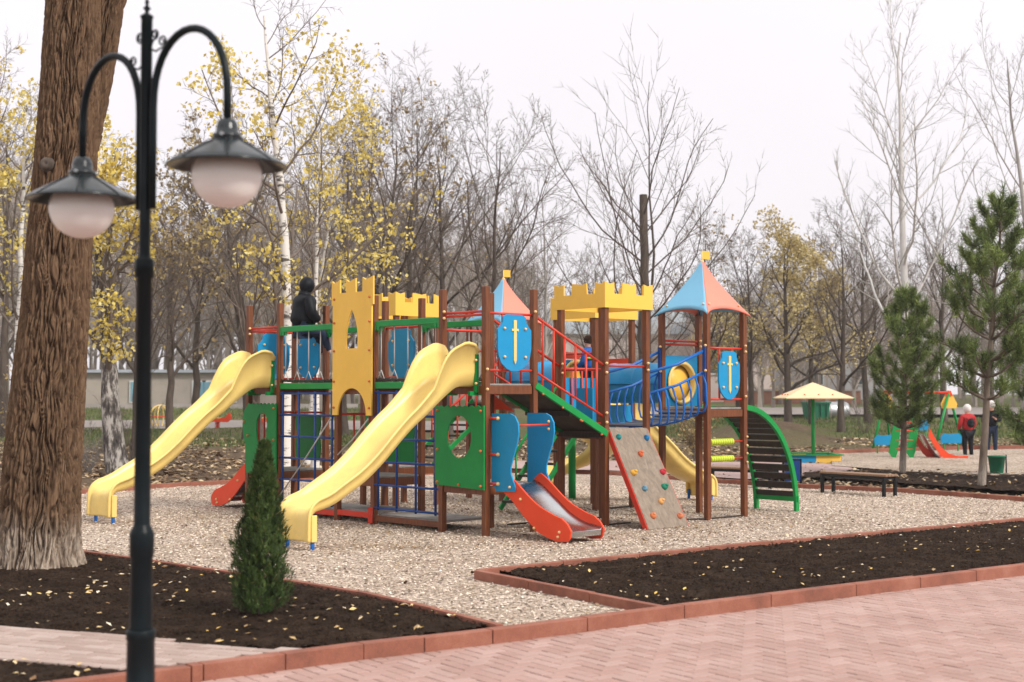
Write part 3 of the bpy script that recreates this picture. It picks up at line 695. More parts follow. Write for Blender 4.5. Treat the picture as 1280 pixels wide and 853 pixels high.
c = (T8['f']+T8['r'])/2; shield(c+W*.06, U, W, 1.63, 2.29, .46, label='blue shield with a yellow sword on the right tower')
for T, nrm, a, b in ((T1, U, 'r', 'b'), (T2, U, 'r', 'b'), (T1, Vv, 'l', 'b')):
    c = (T[a]+T[b])/2; ax = (T[b]-T[a]).normalized(); shield(c-nrm*.03, ax, -nrm, 1.93, 2.60, .56, sword=False, label='plain blue shield panel')
# red hand rails round decks
def rails(a, b, zs, mat='redm', bars=0, r=.016, z_lo=None, name='rail'):
    m = MB()
    for z in zs: m.tube([a+UP*z, b+UP*z], r, 8)
    if bars:
        for i in range(bars):
            p = a.lerp(b, (i+1)/(bars+1)); m.tube([p+UP*zs[-1], p+UP*zs[0]], r*.9, 6)
    return part(m, name, mat)
rails(T3['f']-U*0, T3['r'], (2.68, 1.99), bars=2)
rails(T3['l'], T3['f'], (2.70, 2.66)); rails(T1['l'], T1['f'], (2.62, 2.66))
rails(T1['r'], T1['b'], (2.62, 1.93), bars=2); rails(T2['r'], T2['b'], (2.62, 1.93), bars=2)
rails(T1['l'], T1['b'], (2.62, 1.93), bars=2)
rails(T8['f'], T8['r'], (2.33, 1.63), bars=2); rails(T8['l'], T8['b'], (2.45, 2.40))
rails(T4['f'], T4['r'], (2.07,)); rails(T4['l'], T4['f'], (2.02,))
rails(T3['b'], T3['l'], (2.5,))
for a, b in (('f', 'l'), ('r', 'b'), ('l', 'b')): rails(T1[a], T1[b], (1.43, .75), bars=2)
for a, b in (('l', 'b'), ('r', 'b')): rails(T2[a], T2[b], (1.43, .75), bars=2)
# low green panels
for T, a, b in ((T1, 'r', 'b'), (T2, 'r', 'b'), (T7, 'f', 'l')):
    c = (T[a]+T[b])/2; ax = (T[b]-T[a]).normalized(); m = MB()
    m.panel(c-U*.03, ax, [(-.3, .76), (.3, .76), (.32, .95), (.27, 1.1), (.32, 1.25), (.3, 1.40), (-.3, 1.40), (-.32, 1.25), (-.27, 1.1), (-.32, .95)], .02)
    part(m, 'low_panel', 'green', 'green wavy sided board at the lower deck')
# suspended bridges
def bridge(a0, a1, b0, b1):
    """a: front posts, b: back posts, running along W"""
    for p, r_ in ((a0, a1), (b0, b1)):
        d = (r_-p).normalized(); m = MB()
        m.beam(p+UP*1.815, r_+UP*1.815, .05, .085, bev=.006); part(m, 'bridge_beam', 'greenm')
        m = MB(); m.beam(p+UP*2.62, r_+UP*2.62, .055, .08, bev=.008)
        L_ = (r_-p).length
        for s in (.05, .11, L_-.11, L_-.05): m.box(p+d*s+UP*2.565, (.045, .06, .06), rz=math.atan2(d.y, d.x))
        part(m, 'bridge_top_beam', 'greenm')
        m = MB(); k = 5
        for i in range(k):
            s = L_*(i+.5)/k; x = p+d*s; apex = x+UP*2.02
            m.tube([x+UP*2.58, apex], .008, 5)
            for e in (-.07, .07): m.tube([apex, x+d*e+UP*1.9], .007, 5)
        part(m, 'hanger_rope', 'rope')
    m = MB(); L_ = (a1-a0).length; d = (a1-a0).normalized(); k = 9
    for i in range(k):
        s = L_*(i+.5)/k; sag = -.02*math.sin(math.pi*(i+.5)/k)
        m.beam(a0+d*s+UP*(1.90+sag), b0+d*s+UP*(1.90+sag), L_/k*.85, .04, bev=.006)
    part(m, 'bridge_planks', 'darkwood')
bridge(T1['f'], T2['l'], T1['r'], T2['b']); bridge(T2['f'], T3['l'], T2['r'], T3['b'])
# climbing nets
def net(a, b, z0, z1, nv, nh, drop0=0, drop1=0):
    m = MB(); d = (b-a).normalized(); off = -U*.02
    for i in range(nv):
        p = a.lerp(b, .08+.84*i/(nv-1))+off; m.tube([p+UP*(z0-.03), p+UP*(z1+.03)], .016, 6)
    for j in range(nh):
        z = z0+(z1-z0)*j/(nh-1); m.tube([a+off+UP*z, b+off+UP*z], .015, 6)
    part(m, 'climbing_net', 'bluem')
net(T1['f'], T2['l'], .20, 1.71, 4, 6); net(T2['f'], T3['l'], .22, 1.72, 4, 6)
# lowest platforms under the bridges
def lowplat(a0, a1, b0, b1, z, edge):
    m = MB(); c = (a0+b1)/2; c.z = z; L_ = (a1-a0).length
    m.box(c, (S-.1, L_-.05, .03), rz=math.atan2(U.y, U.x)); part(m, 'low_platform', 'deck')
    m = MB(); m.beam(a0-U*.02+UP*(z-.035), a1-U*.02+UP*(z-.035), .03, .07); part(m, 'platform_edge', edge)
lowplat(T1['f'], T2['l'], T1['r'], T2['b'], .13, 'redm'); lowplat(T2['l'], T2['f'], T2['b'], T2['r'], .15, 'redm')
lowplat(T2['f'], T3['l'], T2['r'], T3['b'], .12, 'post')
m = MB(); m.box(Bp-U*.05+UP*.1, (.06, .06, .3)); m.box(T2['f']-U*.06+UP*.12, (.06, .06, .2)); part(m, 'platform_foot', 'redm')
# sloping ropes
for a, za, b, zb_ in ((T2['l']-U*.12, 1.38, T1['f']-U*.2+W*.15, .15), (T2['f']-U*.1, 1.38, T2['f']-U*.3+Vv*.4, .9)):
    m = MB(); m.tube([a+UP*za, (a+b)/2+UP*((za+zb_)/2-.03), b+UP*zb_], .010, 6); part(m, 'climbing_rope', 'rope')
# slides -------------------------------------------------------------
def sweep_trough(path, dirv, side, half, wall, th=.018, flare=.02, lip=.018):
    """path: list (s,z) ; wall(i)->height; returns bmesh grid trough of thickness th"""
    m = MB(); n = len(path); rings = []
    for i, (s_, z_) in enumerate(path):
        a = path[max(i-1, 0)]; b = path[min(i+1, n-1)]; t = Vector((b[0]-a[0], b[1]-a[1])).normalized(); nn = Vector((-t.y, t.x))
        h = wall[i]; prof = []
        # outer (under) side then inner side, cross-section coordinates (x across, y normal)
        inn = [(-half-flare, h), (-half-.004, h*.75), (-half+.012, h*.35), (-half+.05, .035), (-half+.11, .004), (0, -.006), (half-.11, .004), (half-.05, .035), (half-.012, h*.35), (half+.004, h*.75), (half+flare, h)]
        out = [(half+flare+lip, h+.006), (half+flare+lip+.006, h-.028), (half+.018, h-.03), (half+.012, h*.3), (half-.02, -.02), (half-.1, -.04), (-half+.1, -.04), (-half+.02, -.02), (-half-.012, h*.3), (-half-.018, h-.03), (-half-flare-lip-.006, h-.028), (-half-flare-lip, h+.006)]
        ring = []
        for x, y in inn+out:
            p = path3(dirv, side, s_, z_, nn, x, y); ring.append(m.bm.verts.new(p))
        rings.append(ring)
    k = len(rings[0])
    for a, b in zip(rings[:-1], rings[1:]):
        for j in range(k): m._f([a[j], a[(j+1) % k], b[(j+1) % k], b[j]], True)
    m._f(rings[0][::-1]); m._f(rings[-1]); return m
_org = None
def path3(dirv, side, s_, z_, nn, x, y):
    return _org+dirv*(s_+nn.x*y)+side*x+UP*(z_+nn.y*y)
def spline2(pts, k=6):
    out = []; n = len(pts)
    for i in range(n-1):
        p0 = Vector(pts[max(i-1, 0)]); p1 = Vector(pts[i]); p2 = Vector(pts[i+1]); p3 = Vector(pts[min(i+2, n-1)])
        for j in range(k):
            t = j/k; out.append(tuple(.5*((2*p1)+(-p0+p2)*t+(2*p0-5*p1+4*p2-p3)*t*t+(-p0+3*p1-3*p2+p3)*t**3)))
    out.append(tuple(pts[-1])); return out
def big_slide(org, dirv, top, length, label, mat='slide', kz=1.0, name='slide'):
    global _org; _org = org; side = UP.cross(dirv).normalized()
    base_ = [(0, 1.83), (.18, 1.83), (.35, 1.79), (.55, 1.66), (.8, 1.47), (1.0, 1.33), (1.2, 1.16), (1.45, .93), (1.7, .74), (1.95, .60), (2.15, .50), (2.3, .455), (2.40, .43), (2.455, .37), (2.47, .25), (2.475, .09)]
    ks = length/2.47; kt = top/1.83
    p = spline2([(s_*ks, z_*kt) for s_, z_ in base_], 5); n = len(p)
    wl = [float(np.interp(s_/ks, [0, .06, .16, .3, .42, .6, .9, 1.2, 2.0, 2.35, 2.42, 2.48], [.40, .47, .50, .44, .32, .19, .155, .15, .14, .12, .09, .05])) for s_, z_ in p]
    m = sweep_trough(p, dirv, side, .26, wl); o = part(m, name, mat, label)
    if top > 1.6:
        for sg in (-1, 1):
            m = MB(); m.box(org+dirv*.02+side*(.27*sg)+UP*(top+.12), (.05, .04, .46), rz=math.atan2(dirv.y, dirv.x)); m.box(org+dirv*.0+side*(.24*sg)+UP*(top-.12), (.22, .04, .05), rz=math.atan2(dirv.y, dirv.x))
            part(m, 'slide_bracket', 'greenm', parent=o)
            for z in (.28, 0): bolt(org+dirv*.05+side*(.30*sg)+UP*(top+z), 'cap', .018)
    for sg in (-1, 1):
        m = MB(); f = org+dirv*(length-.04)+side*(.24*sg); m.tube([f+UP*(-.1), f+UP*.16], .024, 8); part(m, 'slide_foot', 'bluer', parent=o)
        m = MB(); f = org+dirv*(length-.035)+side*(.272*sg); m.box(f+UP*.235, (.07, .03, .29), rz=math.atan2(dirv.y, dirv.x), bev=.006); part(m, 'end_flange', mat, parent=o)
    return o
big_slide((T3['f']+T3['l'])/2-U*.02, -U, DZ, 2.42, 'long yellow slide in the middle running towards the big tree')
big_slide((T1['f']+T1['l'])/2-U*.02, -U, DZ, 2.50, 'long yellow slide at the left end')
big_slide((T5['r']+T5['b'])/2, (U*1.0+W*.05).normalized(), 1.25, 2.0, 'yellow slide behind the climbing wall')
# curved slide round a green pole
cx_ = q(.98, 23.25); m = MB(); m.tube([cx_-UP*.1, cx_+UP*1.7], .06, 14); part(m, 'green_pole', 'greenm')
m = MB(); rings = []
for i in range(31):
    a = R(-150+300*i/30); rad = .50; z = 1.28-1.05*i/30
    c = Vector((math.cos(a), math.sin(a), 0)); 
    ring = []
    for x, y in ((-.2, .16), (-.18, .04), (-.08, 0), (.08, 0), (.2, .06), (.26, .20), (.28, .19), (.23, .03), (.1, -.03), (-.1, -.03), (-.2, .02), (-.22, .16)):
        ring.append(m.bm.verts.new(cx_+c*(rad+x)+UP*(z+y)))
    rings.append(ring)
for a, b in zip(rings[:-1], rings[1:]):
    for j in range(12): m._f([a[j], a[(j+1) % 12], b[(j+1) % 12], b[j]], True)
m._f(rings[0]); m._f(rings[-1]); part(m, 'spiral_slide', 'gold', 'curved yellow slide round a green pole at the back')
# small red slides with steel bed
def red_slide(org, dirv, length, top, label):
    side = UP.cross(dirv).normalized(); half = .27
    base_ = [(0, 1), (.12, .93), (.35, .66), (.55, .42), (.75, .27), (.92, .22), (1, .20)]
    pb = spline2([(a*length, z*top) for a, z in base_], 5)
    hz = [float(np.interp(s_/length, [0, .08, .2, .4, .7, .86, .95, 1.0], [.06, .15, .15, .13, .15, .14, .09, .02])) for s_, z_ in pb]
    up_ = [(s_+.02, z_+h) for (s_, z_), h in zip(pb, hz)]
    lo = [(a*length, z*top) for a, z in ((1.0, .10), (.97, .04), (.85, .02), (.72, .06), (.55, .16), (.35, .42), (.15, .74), (.0, .90))]
    root = None
    for sg in (1, -1):
        m = MB(); m.panel(org+side*(half*sg), dirv, [(a, z) for a, z in up_]+lo, .024); o = m.build('slide_side' if root else 'slide', M['red'], root or PS)
        if root is None: root = o; o['label'] = label
        for a, z in ((.50, .20), (.86, .17), (.84, .08), (.30, .72)): bolt(org+side*((half*sg)+.016*sg)+dirv*(a*length)+UP*(z*top+.02), 'cap', .02)
    m = MB(); vs_ = []
    for s_, z_ in pb: vs_.append([m.bm.verts.new(org+dirv*s_+side*(x)+UP*(z_+.008+dz)) for x, dz in ((-half+.014, .03), (-half+.04, 0), (half-.04, 0), (half-.014, .03))])
    for a, b in zip(vs_[:-1], vs_[1:]):
        for j in range(3): m._f([a[j], a[j+1], b[j+1], b[j]], True)
    e = vs_[-1]; lowv = [m.bm.verts.new(v.co-UP*.06-dirv*.01) for v in e]
    for j in range(3): m._f([e[j], e[j+1], lowv[j+1], lowv[j]])
    o = m.build('slide_bed', M['steel'], root); sm = o.modifiers.new('s', 'SOLIDIFY'); sm.thickness = .006
    return root
rs_org = T3['f']+U*.36+W*.03
red_slide(rs_org+W*.15, W, 1.15, .62, 'short red slide with a steel bed in front')
red_slide((T1['l']+T1['b'])/2-U*.1, Vv, 1.05, .56, 'short red slide at the left end seen from its side')
def side_board(p0, flip, label):
    a = [(0, 1.47), (.32, 1.47), (.40, 1.44), (.455, 1.36), (.465, 1.25), (.44, 1.12), (.37, .95), (.33, .84), (.33, .76), (.38, .66), (.41, .60), (.40, .55), (.08, .54), (.04, .60), (0, .62)]
    m = MB(); m.panel(p0, W, a, .022); o = part(m, 'slide_side_board', 'blue', label); return o
side_board(T3['f']+U*.07+W*.04, 1, 'near blue guard board'); side_board(T3['f']+U*.66+W*.04, 1, 'far blue guard board')
m = MB(); m.tube([T3['f']+U*.07+W*.42+UP*1.33, T3['f']+U*.66+W*.42+UP*1.33], .013, 8); part(m, 'slide_bar', 'redm')
for z in (1.41, .98, .63):
    m = MB(); m.tube([T3['f']+U*.03+W*.02+UP*z, T3['f']+U*.05+W*.14+UP*z], .016, 6); part(m, 'board_spacer', 'redm'); bolt(T3['f']+U*.05+W*.16+UP*z, 'cap', .026)
for dz in (.04, -.05): bolt(T3['f']+U*.645+W*.42+UP*(1.33+dz), 'cap', .02)
bolt(T3['f']+U*.055+W*.36+UP*.6, 'cap', .02)
# ladder behind the red slide
def stairs(a, b, za, zb_, side_, n, tread, string, hand=None, wd=.62, mat_t='darkwood', mat_s='greenm', label=None, bal=0):
    """from low end a (za) to high end b (zb_)"""
    a = a+UP*za; b = b+UP*zb_; root = None
    for sg in (0, 1):
        m = MB(); o_ = side_*(wd*sg); m.beam(a+o_, b+o_, .035, string, bev=.004); part(m, 'stair_stringer', mat_s)
        if hand:
            m = MB(); m.tube([a+o_+UP*hand, b+o_+UP*hand], .02, 8)
            k = bal or 2
            for i in range(k):
                p = a.lerp(b, (i+.5)/k)+o_; m.tube([p, p+UP*hand], .014, 6)
            part(m, 'hand_rail', 'redm' if bal else mat_s)
    m = MB(); d = Vector((b.x-a.x, b.y-a.y, 0)).normalized(); ang = math.atan2(d.y, d.x)
    for i in range(n):
        p = a.lerp(b, (i+.5)/n)+side_*wd/2+UP*.02; m.box(p, (tread, wd-.04, .03), rz=ang, bev=.004)
    part(m, 'stair_treads', mat_t, label)
stairs(T3['r']+U*.62+Vv*.05, T3['r']+U*.02+Vv*.05, .06, .60, Vv, 5, .12, .05, mat_s='redm', label='dark treads behind the red slide')
stairs(T5['f']-U*1.25+Vv*.08, T5['f']+Vv*.08, .05, 1.48, Vv, 8, .15, .07, hand=.45)
stairs(T7['r']+Vv*.08, T6['f']+Vv*.08, .62, 1.6, Vv, 6, .15, .07, hand=.62, bal=7)
# ramp down from the front tower to the front castle
ra, rb = T3['r'], T4['f']; rc, rd = T3['b'], T4['l']
d = (rb-ra)
m = MB(); vt = [ra+UP*(DZ-.01), rb+UP*1.24, rd+UP*1.24, rc+UP*(DZ-.01)]
tv = [m.bm.verts.new(v) for v in vt]; lv = [m.bm.verts.new(v-UP*.03) for v in vt]
m._f(tv); m._f(lv[::-1])
for i in range(4): m._f([tv[i], tv[(i+1) % 4], lv[(i+1) % 4], lv[i]])
part(m, 'ramp_board', 'under')
for a, b in ((ra, rb), (rc, rd)):
    m = MB(); m.beam(a+UP*(DZ-.02)+W*.03, b+UP*1.19+W*.03, .045, .085, bev=.006); part(m, 'ramp_beam', 'greenm')
    m = MB(); top0, top1 = a+UP*2.68, b+UP*2.06; lo0, lo1 = a+UP*1.99, b+UP*1.40; md0, md1 = a+UP*2.0, b+UP*1.38
    m.tube([top0, top1], .019, 8); m.tube([lo0, lo1], .016, 8)
    for i in range(6):
        s_ = (i+.8)/6.6; m.tube([top0.lerp(top1, s_), lo0.lerp(lo1, s_)], .015, 6)
    part(m, 'ramp_rail', 'redm')
    for z in (2.10, 1.98, 1.46, 1.34): bolt(b+W*.06-U*.03+UP*z, 'cap', .021)
    for s_ in (.08, .35, .6, .62, .9): bolt(a.lerp(b, s_)+W*.06+UP*(DZ-.08+(1.2-DZ)*s_), 'capo', .017)
for s_ in (.05, .5, .95):
    m = MB(); a = ra.lerp(rb, s_); b = rc.lerp(rd, s_); z = DZ-.06+(1.2-DZ)*s_; m.beam(a+UP*z, b+UP*z, .05, .06); part(m, 'ramp_joist', 'darkwood')
# front castle posts: rails, climbing wall
c0 = T4['f']+W*.02; c1 = T4['r']+W*.02; bt0 = G(810.5, 663, 0)
m = MB(); A0, A1, B0 = c0+UP*1.25+U*.05, c1+UP*1.25-U*.02, bt0; B1 = B0+(A1-A0)*1.06
nrm = (A1-A0).cross(B0-A0).normalized(); nrm = nrm if nrm.y < 0 else -nrm
tv = [m.bm.verts.new(v+nrm*.012) for v in (A0, A1, B1, B0)]; lv = [m.bm.verts.new(v-nrm*.012) for v in (A0, A1, B1, B0)]
m._f(tv); m._f(lv[::-1])
for i in range(4): m._f([tv[i], tv[(i+1) % 4], lv[(i+1) % 4], lv[i]])
wall_o = part(m, 'climbing_wall', 'plywood', 'sloping grey plywood climbing wall')
for (a, b) in ((A0, B0), (A1, B1)):
    m = MB(); m.beam(a-nrm*.03+(a-b).normalized()*.0, b-nrm*.03, .03, .07, up=nrm); o = m.build('wall_edge', M['redm'], wall_o)
def wallpt(px, py):
    d_ = ray(px, py); n_ = nrm; p0 = A0+nrm*.012; t = (p0-Vector((0, 0, CH))).dot(n_)/d_.dot(n_); return Vector((0, 0, CH))+d_*t
for px, py, cc in ((772.5, 547, (.01, .22, .22)), (807.5, 548, (.01, .17, .40)), (800, 568, (.70, .13, .035)), (791, 591.5, (.72, .38, .05)), (827.5, 590.5, (.55, .03, .05)), (805, 611.5, (.12, .26, .36)), (829.7, 609, (.01, .22, .13)), (825.5, 627.5, (.75, .38, .12)), (815.5, 645.5, (.66, .20, .07)), (849, 645.5, (.62, .18, .08))):
    nm = 'hold_paint_%d' % px; M[nm] = M.get(nm) or paint('hold_paint', cc, .5, .1)
    p = wallpt(px, py); m = MB(); m.ball(p+nrm*.012, .045, (random.uniform(.8, 1.15), .75, random.uniform(.75, 1)), 6); m.ball(p+nrm*.035+Vector((random.uniform(-.02, .02), 0, .012)), .025, (1, .8, .8), 5)
    o = m.build('climbing_hold', M[nm], wall_o)
# yellow castle crowns
def crown(T, z0, z1, label):
    out = .055
    for a, b, nrm_ in (('l', 'f', -U), ('f', 'r', W), ('r', 'b', U), ('b', 'l', Vv)):
        p, r_ = T[a], T[b]; ax = (r_-p).normalized(); L_ = (r_-p).length/2+out+.01; c = (p+r_)/2+nrm_*out
        zc = z1-.135; ol = [(-L_, z0), (L_, z0)]
        xs = [L_, L_-.17, L_-.30, .12]
        ol += [(L_, z1+.015), (L_-.09, z1-.012), (L_-.18, z1+.012), (L_-.18, zc), (.14, zc), (.13, z1+.01), (.05, z1-.01), (-.04, z1+.004), (-.13, z1+.012), (-.14, zc), (-L_+.18, zc), (-L_+.18, z1+.01), (-L_+.1, z1-.012), (-L_, z1+.015)]
        m = MB(); m.panel(c, ax, ol, .02); o = part(m, 'crown_panel', 'yellow', label)
crown(T4, 2.82, 3.14, None); crown(T5, 2.82, 3.14, None); crown(T7, 2.88, 3.22, None)
# roofs
def roof(T, eave, apex, flag=True):
    c = (T['f']+T['b'])/2; rt = (T['f']-c).length+.11
    order = ['f', 'r', 'b', 'l']; root = None
    for i in range(4):
        p = (T[order[i]]-c).normalized(); r_ = (T[order[(i+1) % 4]]-c).normalized(); mat = 'rpink' if i % 2 == 0 else 'rblue'
        m = MB(); grid = []; na, nb = 14, 16
        for a in range(na+1):
            row = []
            for b in range(nb+1):
                s_ = b/nb; sc = 4*s_*(1-s_); dirp = p.lerp(r_, s_)
                tend = 1-.13*(sc**.55)
                t = a/na*tend; rad = rt*(.04+.96*(t**1.22))
                row.append(m.bm.verts.new(c+dirp*rad+UP*(apex-(apex-eave)*t)))
            grid.append(row)
        for a in range(na):
            for b in range(nb): m._f([grid[a][b], grid[a][b+1], grid[a+1][b+1], grid[a+1][b]], True)
        o = m.build('roof_gore' if root else 'roof', M[mat], root or PS); sm = o.modifiers.new('s', 'SOLIDIFY'); sm.thickness = .02; sm.offset = 0
        o['label'] = ('pink' if mat == 'rpink' else 'light blue')+' side of a tent shaped roof'
        root = root or o
        for k_ in (p, r_): bolt(c+k_.lerp(p.lerp(r_, .5), .15)*(rt*.8)+UP*(apex-(apex-eave)*.84)+Vector((0, -.02, .03)), 'cap', .017)
    m = MB(); m.tube([c+UP*(apex-.06), c+UP*(apex+.16)], .008, 6); m.ball(c+UP*(apex+.01), .03, (1, 1, 1), 6); o = m.build('flag_pole', M['cap'], root)
    m = MB(); m.panel(c+UP*0, Vector((1, .25, 0)), [(0, apex+.05), (.12, apex+.045), (.115, apex+.10), (.12, apex+.16), (0, apex+.165)], .01); m.build('flag', M['yellow'], root)
roof(T8, 2.78, 3.54); roof(T6, 2.82, 3.58)
# rail bridge from front castle to right tower
a0, a1, b0, b1 = T4['r'], T8['f'], T4['b'], T8['l']
for p, r_ in ((a0, a1), (b0, b1)):
    m = MB(); m.tube([p+UP*1.98, p.lerp(r_, .5)+UP*2.10, r_+UP*2.31], .021, 8); part(m, 'bridge_rail', 'bluer')
    m = MB(); m.tube([p+UP*1.70, p.lerp(r_, .5)+UP*1.82, r_+UP*2.02], .018, 8); part(m, 'bridge_rail', 'bluer')
    m = MB(); m.beam(r_-Vector((.03, .03, 0))+UP*1.6, r_-Vector((.03, .03, 0))+UP*2.36, .04, .05, up=U); part(m, 'rail_post', 'bluem')
    for z in (2.36, 2.02): bolt(r_-Vector((.03, .08, 0))+UP*z, 'cap', .02)
for i in range(8):
    s_ = (i+.4)/8; p = a0.lerp(a1, s_); r_ = b0.lerp(b1, s_); zt = float(np.interp(s_, [0, .5, 1], [1.70, 1.82, 2.02])); zb2 = 1.27+.20*s_-.06*math.sin(math.pi*s_)
    out = (p-r_).normalized()*.06; m = MB()
    m.tube([p+UP*zt, p+out+UP*(zt-.15), p+out*1.2+UP*(zb2+.14), p+out*.6+UP*(zb2+.03), p.lerp(r_, .12)+UP*zb2, p.lerp(r_, .88)+UP*zb2, r_-out*.6+UP*(zb2+.03), r_-out*1.2+UP*(zb2+.14), r_-out+UP*(zt-.15), r_+UP*zt], .014, 6)
    part(m, 'bridge_hoop', 'bluer')
m = MB()
for i in range(7):
    s_ = (i+.5)/7; z = 1.29+.20*s_-.06*math.sin(math.pi*s_); p = a0.lerp(a1, s_); r_ = b0.lerp(b1, s_); m.beam(p.lerp(r_, .08)+UP*z, p.lerp(r_, .92)+UP*z, .1, .025)
part(m, 'bridge_planks', 'galv')
# blue tubes with yellow portholes
def tunnel(a, b, zc, r, ring_at=('a', 'b'), label=None):
    a = a+UP*zc; b = b+UP*zc; d_ = (b-a).normalized(); m = MB(); n = 28; Lt = (b-a).length
    prof = [(r*1.0, 0), (r*1.0, .03), (r*.97, .05), (r*.97, Lt*.5-.02), (r*1.04, Lt*.5-.015), (r*1.04, Lt*.5+.015), (r*.97, Lt*.5+.02), (r*.97, Lt-.05), (r, Lt-.03), (r, Lt)]
    prof = prof+[(r*.93, Lt), (r*.93, 0), (r, 0)]
    mt = d_.to_track_quat('Z', 'Y').to_matrix(); rings = []
    for rr_, z in prof[:-1]: rings.append([m.bm.verts.new(a+mt @ Vector((rr_*math.cos(2*math.pi*j/n), rr_*math.sin(2*math.pi*j/n), z))) for j in range(n)])
    rings.append(rings[0])
    for p, r_ in zip(rings[:-1], rings[1:]):
        for j in range(n): m._f([p[j], p[(j+1) % n], r_[(j+1) % n], r_[j]], True)
    # seam flange along both sides
    hz = d_.cross(UP).normalized()
    for sg in (-1, 1): m.beam(a+hz*(r*1.02*sg), b+hz*(r*1.02*sg), .05, .02)
    o = part(m, 'tunnel', 'bluep', label)
    return o
e1 = (T8['l']+T8['b'])/2; e2 = (T5['f']+T5['r'])/2
tunnel(e1, e2, 1.86, .30, label='blue plastic crawl tunnel between the castle and the right tower')
e3 = (T5['l']+T5['b'])/2; e4 = (T6['f']+T6['r'])/2
tunnel(e3, e4, 1.92, .30, label='blue plastic crawl tunnel to the back roofed tower')
def porthole(T, a, b, z, zlo, zhi, inward):
    c = (T[a]+T[b])/2; ax = (T[b]-T[a]).normalized(); m = MB()
    m.panel(c, ax, [(-.36, zlo), (.36, zlo), (.36, zhi), (-.36, zhi)], .02, [ell(0, z, .27, .27)]); o = part(m, 'porthole_panel', 'blue')
    m = MB(); rings = []; n = 28; nr_ = inward
    for rr_, dd in ((.30, .02), (.31, .035), (.275, .05), (.255, .03), (.25, -.03)):
        rings.append([m.bm.verts.new(c+ax*(rr_*math.cos(2*math.pi*j/n))+UP*(z+rr_*math.sin(2*math.pi*j/n))+nr_*dd) for j in range(n)])
    for p, r_ in zip(rings[:-1], rings[1:]):
        for j in range(n): m._f([p[j], p[(j+1) % n], r_[(j+1) % n], r_[j]], True)
    m.build('porthole_ring', M['slide'], o)
    m = MB(); m.lathe(c-nr_*.06+UP*z, [(.262, 0), (.262, .012), (0.001, .014)], 24, axis=nr_); m.build('porthole_liner', M['yellow'], o)
    return o
porthole(T8, 'l', 'b', 1.86, 1.53, 2.24, -Vv); porthole(T5, 'b', 'l', 1.92, 1.52, 2.22, -Vv)
# panels round the back castle
def board(T, a, b, z0, z1, mat, off=Vector((0, 0, 0)), w_=.36, name='side_panel', label=None):
    c = (T[a]+T[b])/2+off; ax = (T[b]-T[a]).normalized(); m = MB(); m.panel(c, ax, [(-w_, z0), (w_, z0), (w_, z1), (-w_, z1)], .02); return part(m, name, mat, label)
board(T5, 'r', 'b', 2.12, 2.24, 'red'); board(T5, 'l', 'b', 2.24, 2.34, 'red', Vv*.03); board(T6, 'r', 'b', 2.05, 2.2, 'red'); board(T6, 'f', 'r', 2.25, 2.33, 'red', W*.03)
board(T5, 'f', 'r', 1.22, 1.54, 'blue', W*.03); board(T4, 'l', 'b', 1.30, 1.92, 'blue', Vv*.03, .30)
board(T4, 'l', 'f', 1.31, 1.78, 'blue', U*.04, .15)
board(T6, 'f', 'l', 1.10, 1.45, 'red', -U*.05, .3)
rails(T4['l'], T4['b'], (2.04, 1.30), bars=3); rails(T6['f'], T6['l'], (2.4, 1.7), bars=4); rails(T5['f'], T5['l'], (2.3,))
# red plate under the ramp
m = MB(); m.panel(T3['b']+U*.05+Vv*.05, U, [(.0, 1.50), (.22, 1.50), (.42, 1.47), (0.0, 1.72)], .02); part(m, 'brace_plate', 'red')
# arched ladder at the right tower
la, lb = T8['r'], T8['b']; n = 26
def arc(p, t):   # quarter of an ellipse
    a = t*math.pi/2; s_ = 1.28*math.sin(a)**.95; z = 1.50*(math.cos(a))**1.0
    return p+U*s_+UP*(z+.02)
for p in (la+W*-.04, lb+W*.04):
    m = MB(); pts = [arc(p, i/n) for i in range(n+1)]+[p+U*1.29-UP*.1]
    pts[0] = p+UP*1.50
    for a, b in zip(pts[:-1], pts[1:]): m.beam(a, b+(b-a).normalized()*.01, .045, .075)
    part(m, 'ladder_side', 'greenm', 'curved green side of the arched ladder')
m = MB(); m.beam(arc(la, .93), arc(lb, .93), .035, .08); part(m, 'ladder_foot', 'greenm')
for i in range(16):
    t = (i+.5)/17.2; p = arc(la, t); r_ = arc(lb, t); e = .02; tg = (arc(la, t+.01)-arc(la, t-.01)).normalized(); m = MB()
    m.beam(p.lerp(r_, .05)-UP*.01, r_.lerp(p, .05)-UP*.01, .028, .098, up=tg, bev=.003); o = part(m, 'ladder_slat', 'darkwood')
# rollers between the right tower's front posts
for z in (1.05, .82):
    p, r_ = T8['f'], T8['r']; ax = (r_-p).normalized(); m = MB(); m.tube([p+UP*z, r_+UP*z], .012, 6); o = part(m, 'roller_axle', 'redm')
    m = MB()
    for i in range(10):
        a = p.lerp(r_, .07+.62*i/10)+UP*z; b = p.lerp(r_, .07+.62*(i+.86)/10)+UP*z; m.tube([a, a.lerp(b, .2), a.lerp(b, .8), b], [.03, .044, .044, .03], 10)
    m.build('roller', M['lime'], o)
    for dz in (.06, -.06): bolt(r_+W*.06+UP*(z+dz), 'cap', .018)
# ground ties
for a, b in ((T8['f'], T8['r']), (T8['f'], T4['r']+U*.1), (T4['f'], T4['f']+(T4['r']-T4['f'])*.6), (T4['f'], T3['r']+U*.3), (T4['b'], T3['b']+U*.3), (T5['f'], T5['r'])):
    m = MB(); m.tube([a+UP*.02, b+UP*.02], .012, 6); part(m, 'ground_tie', 'darkwood')
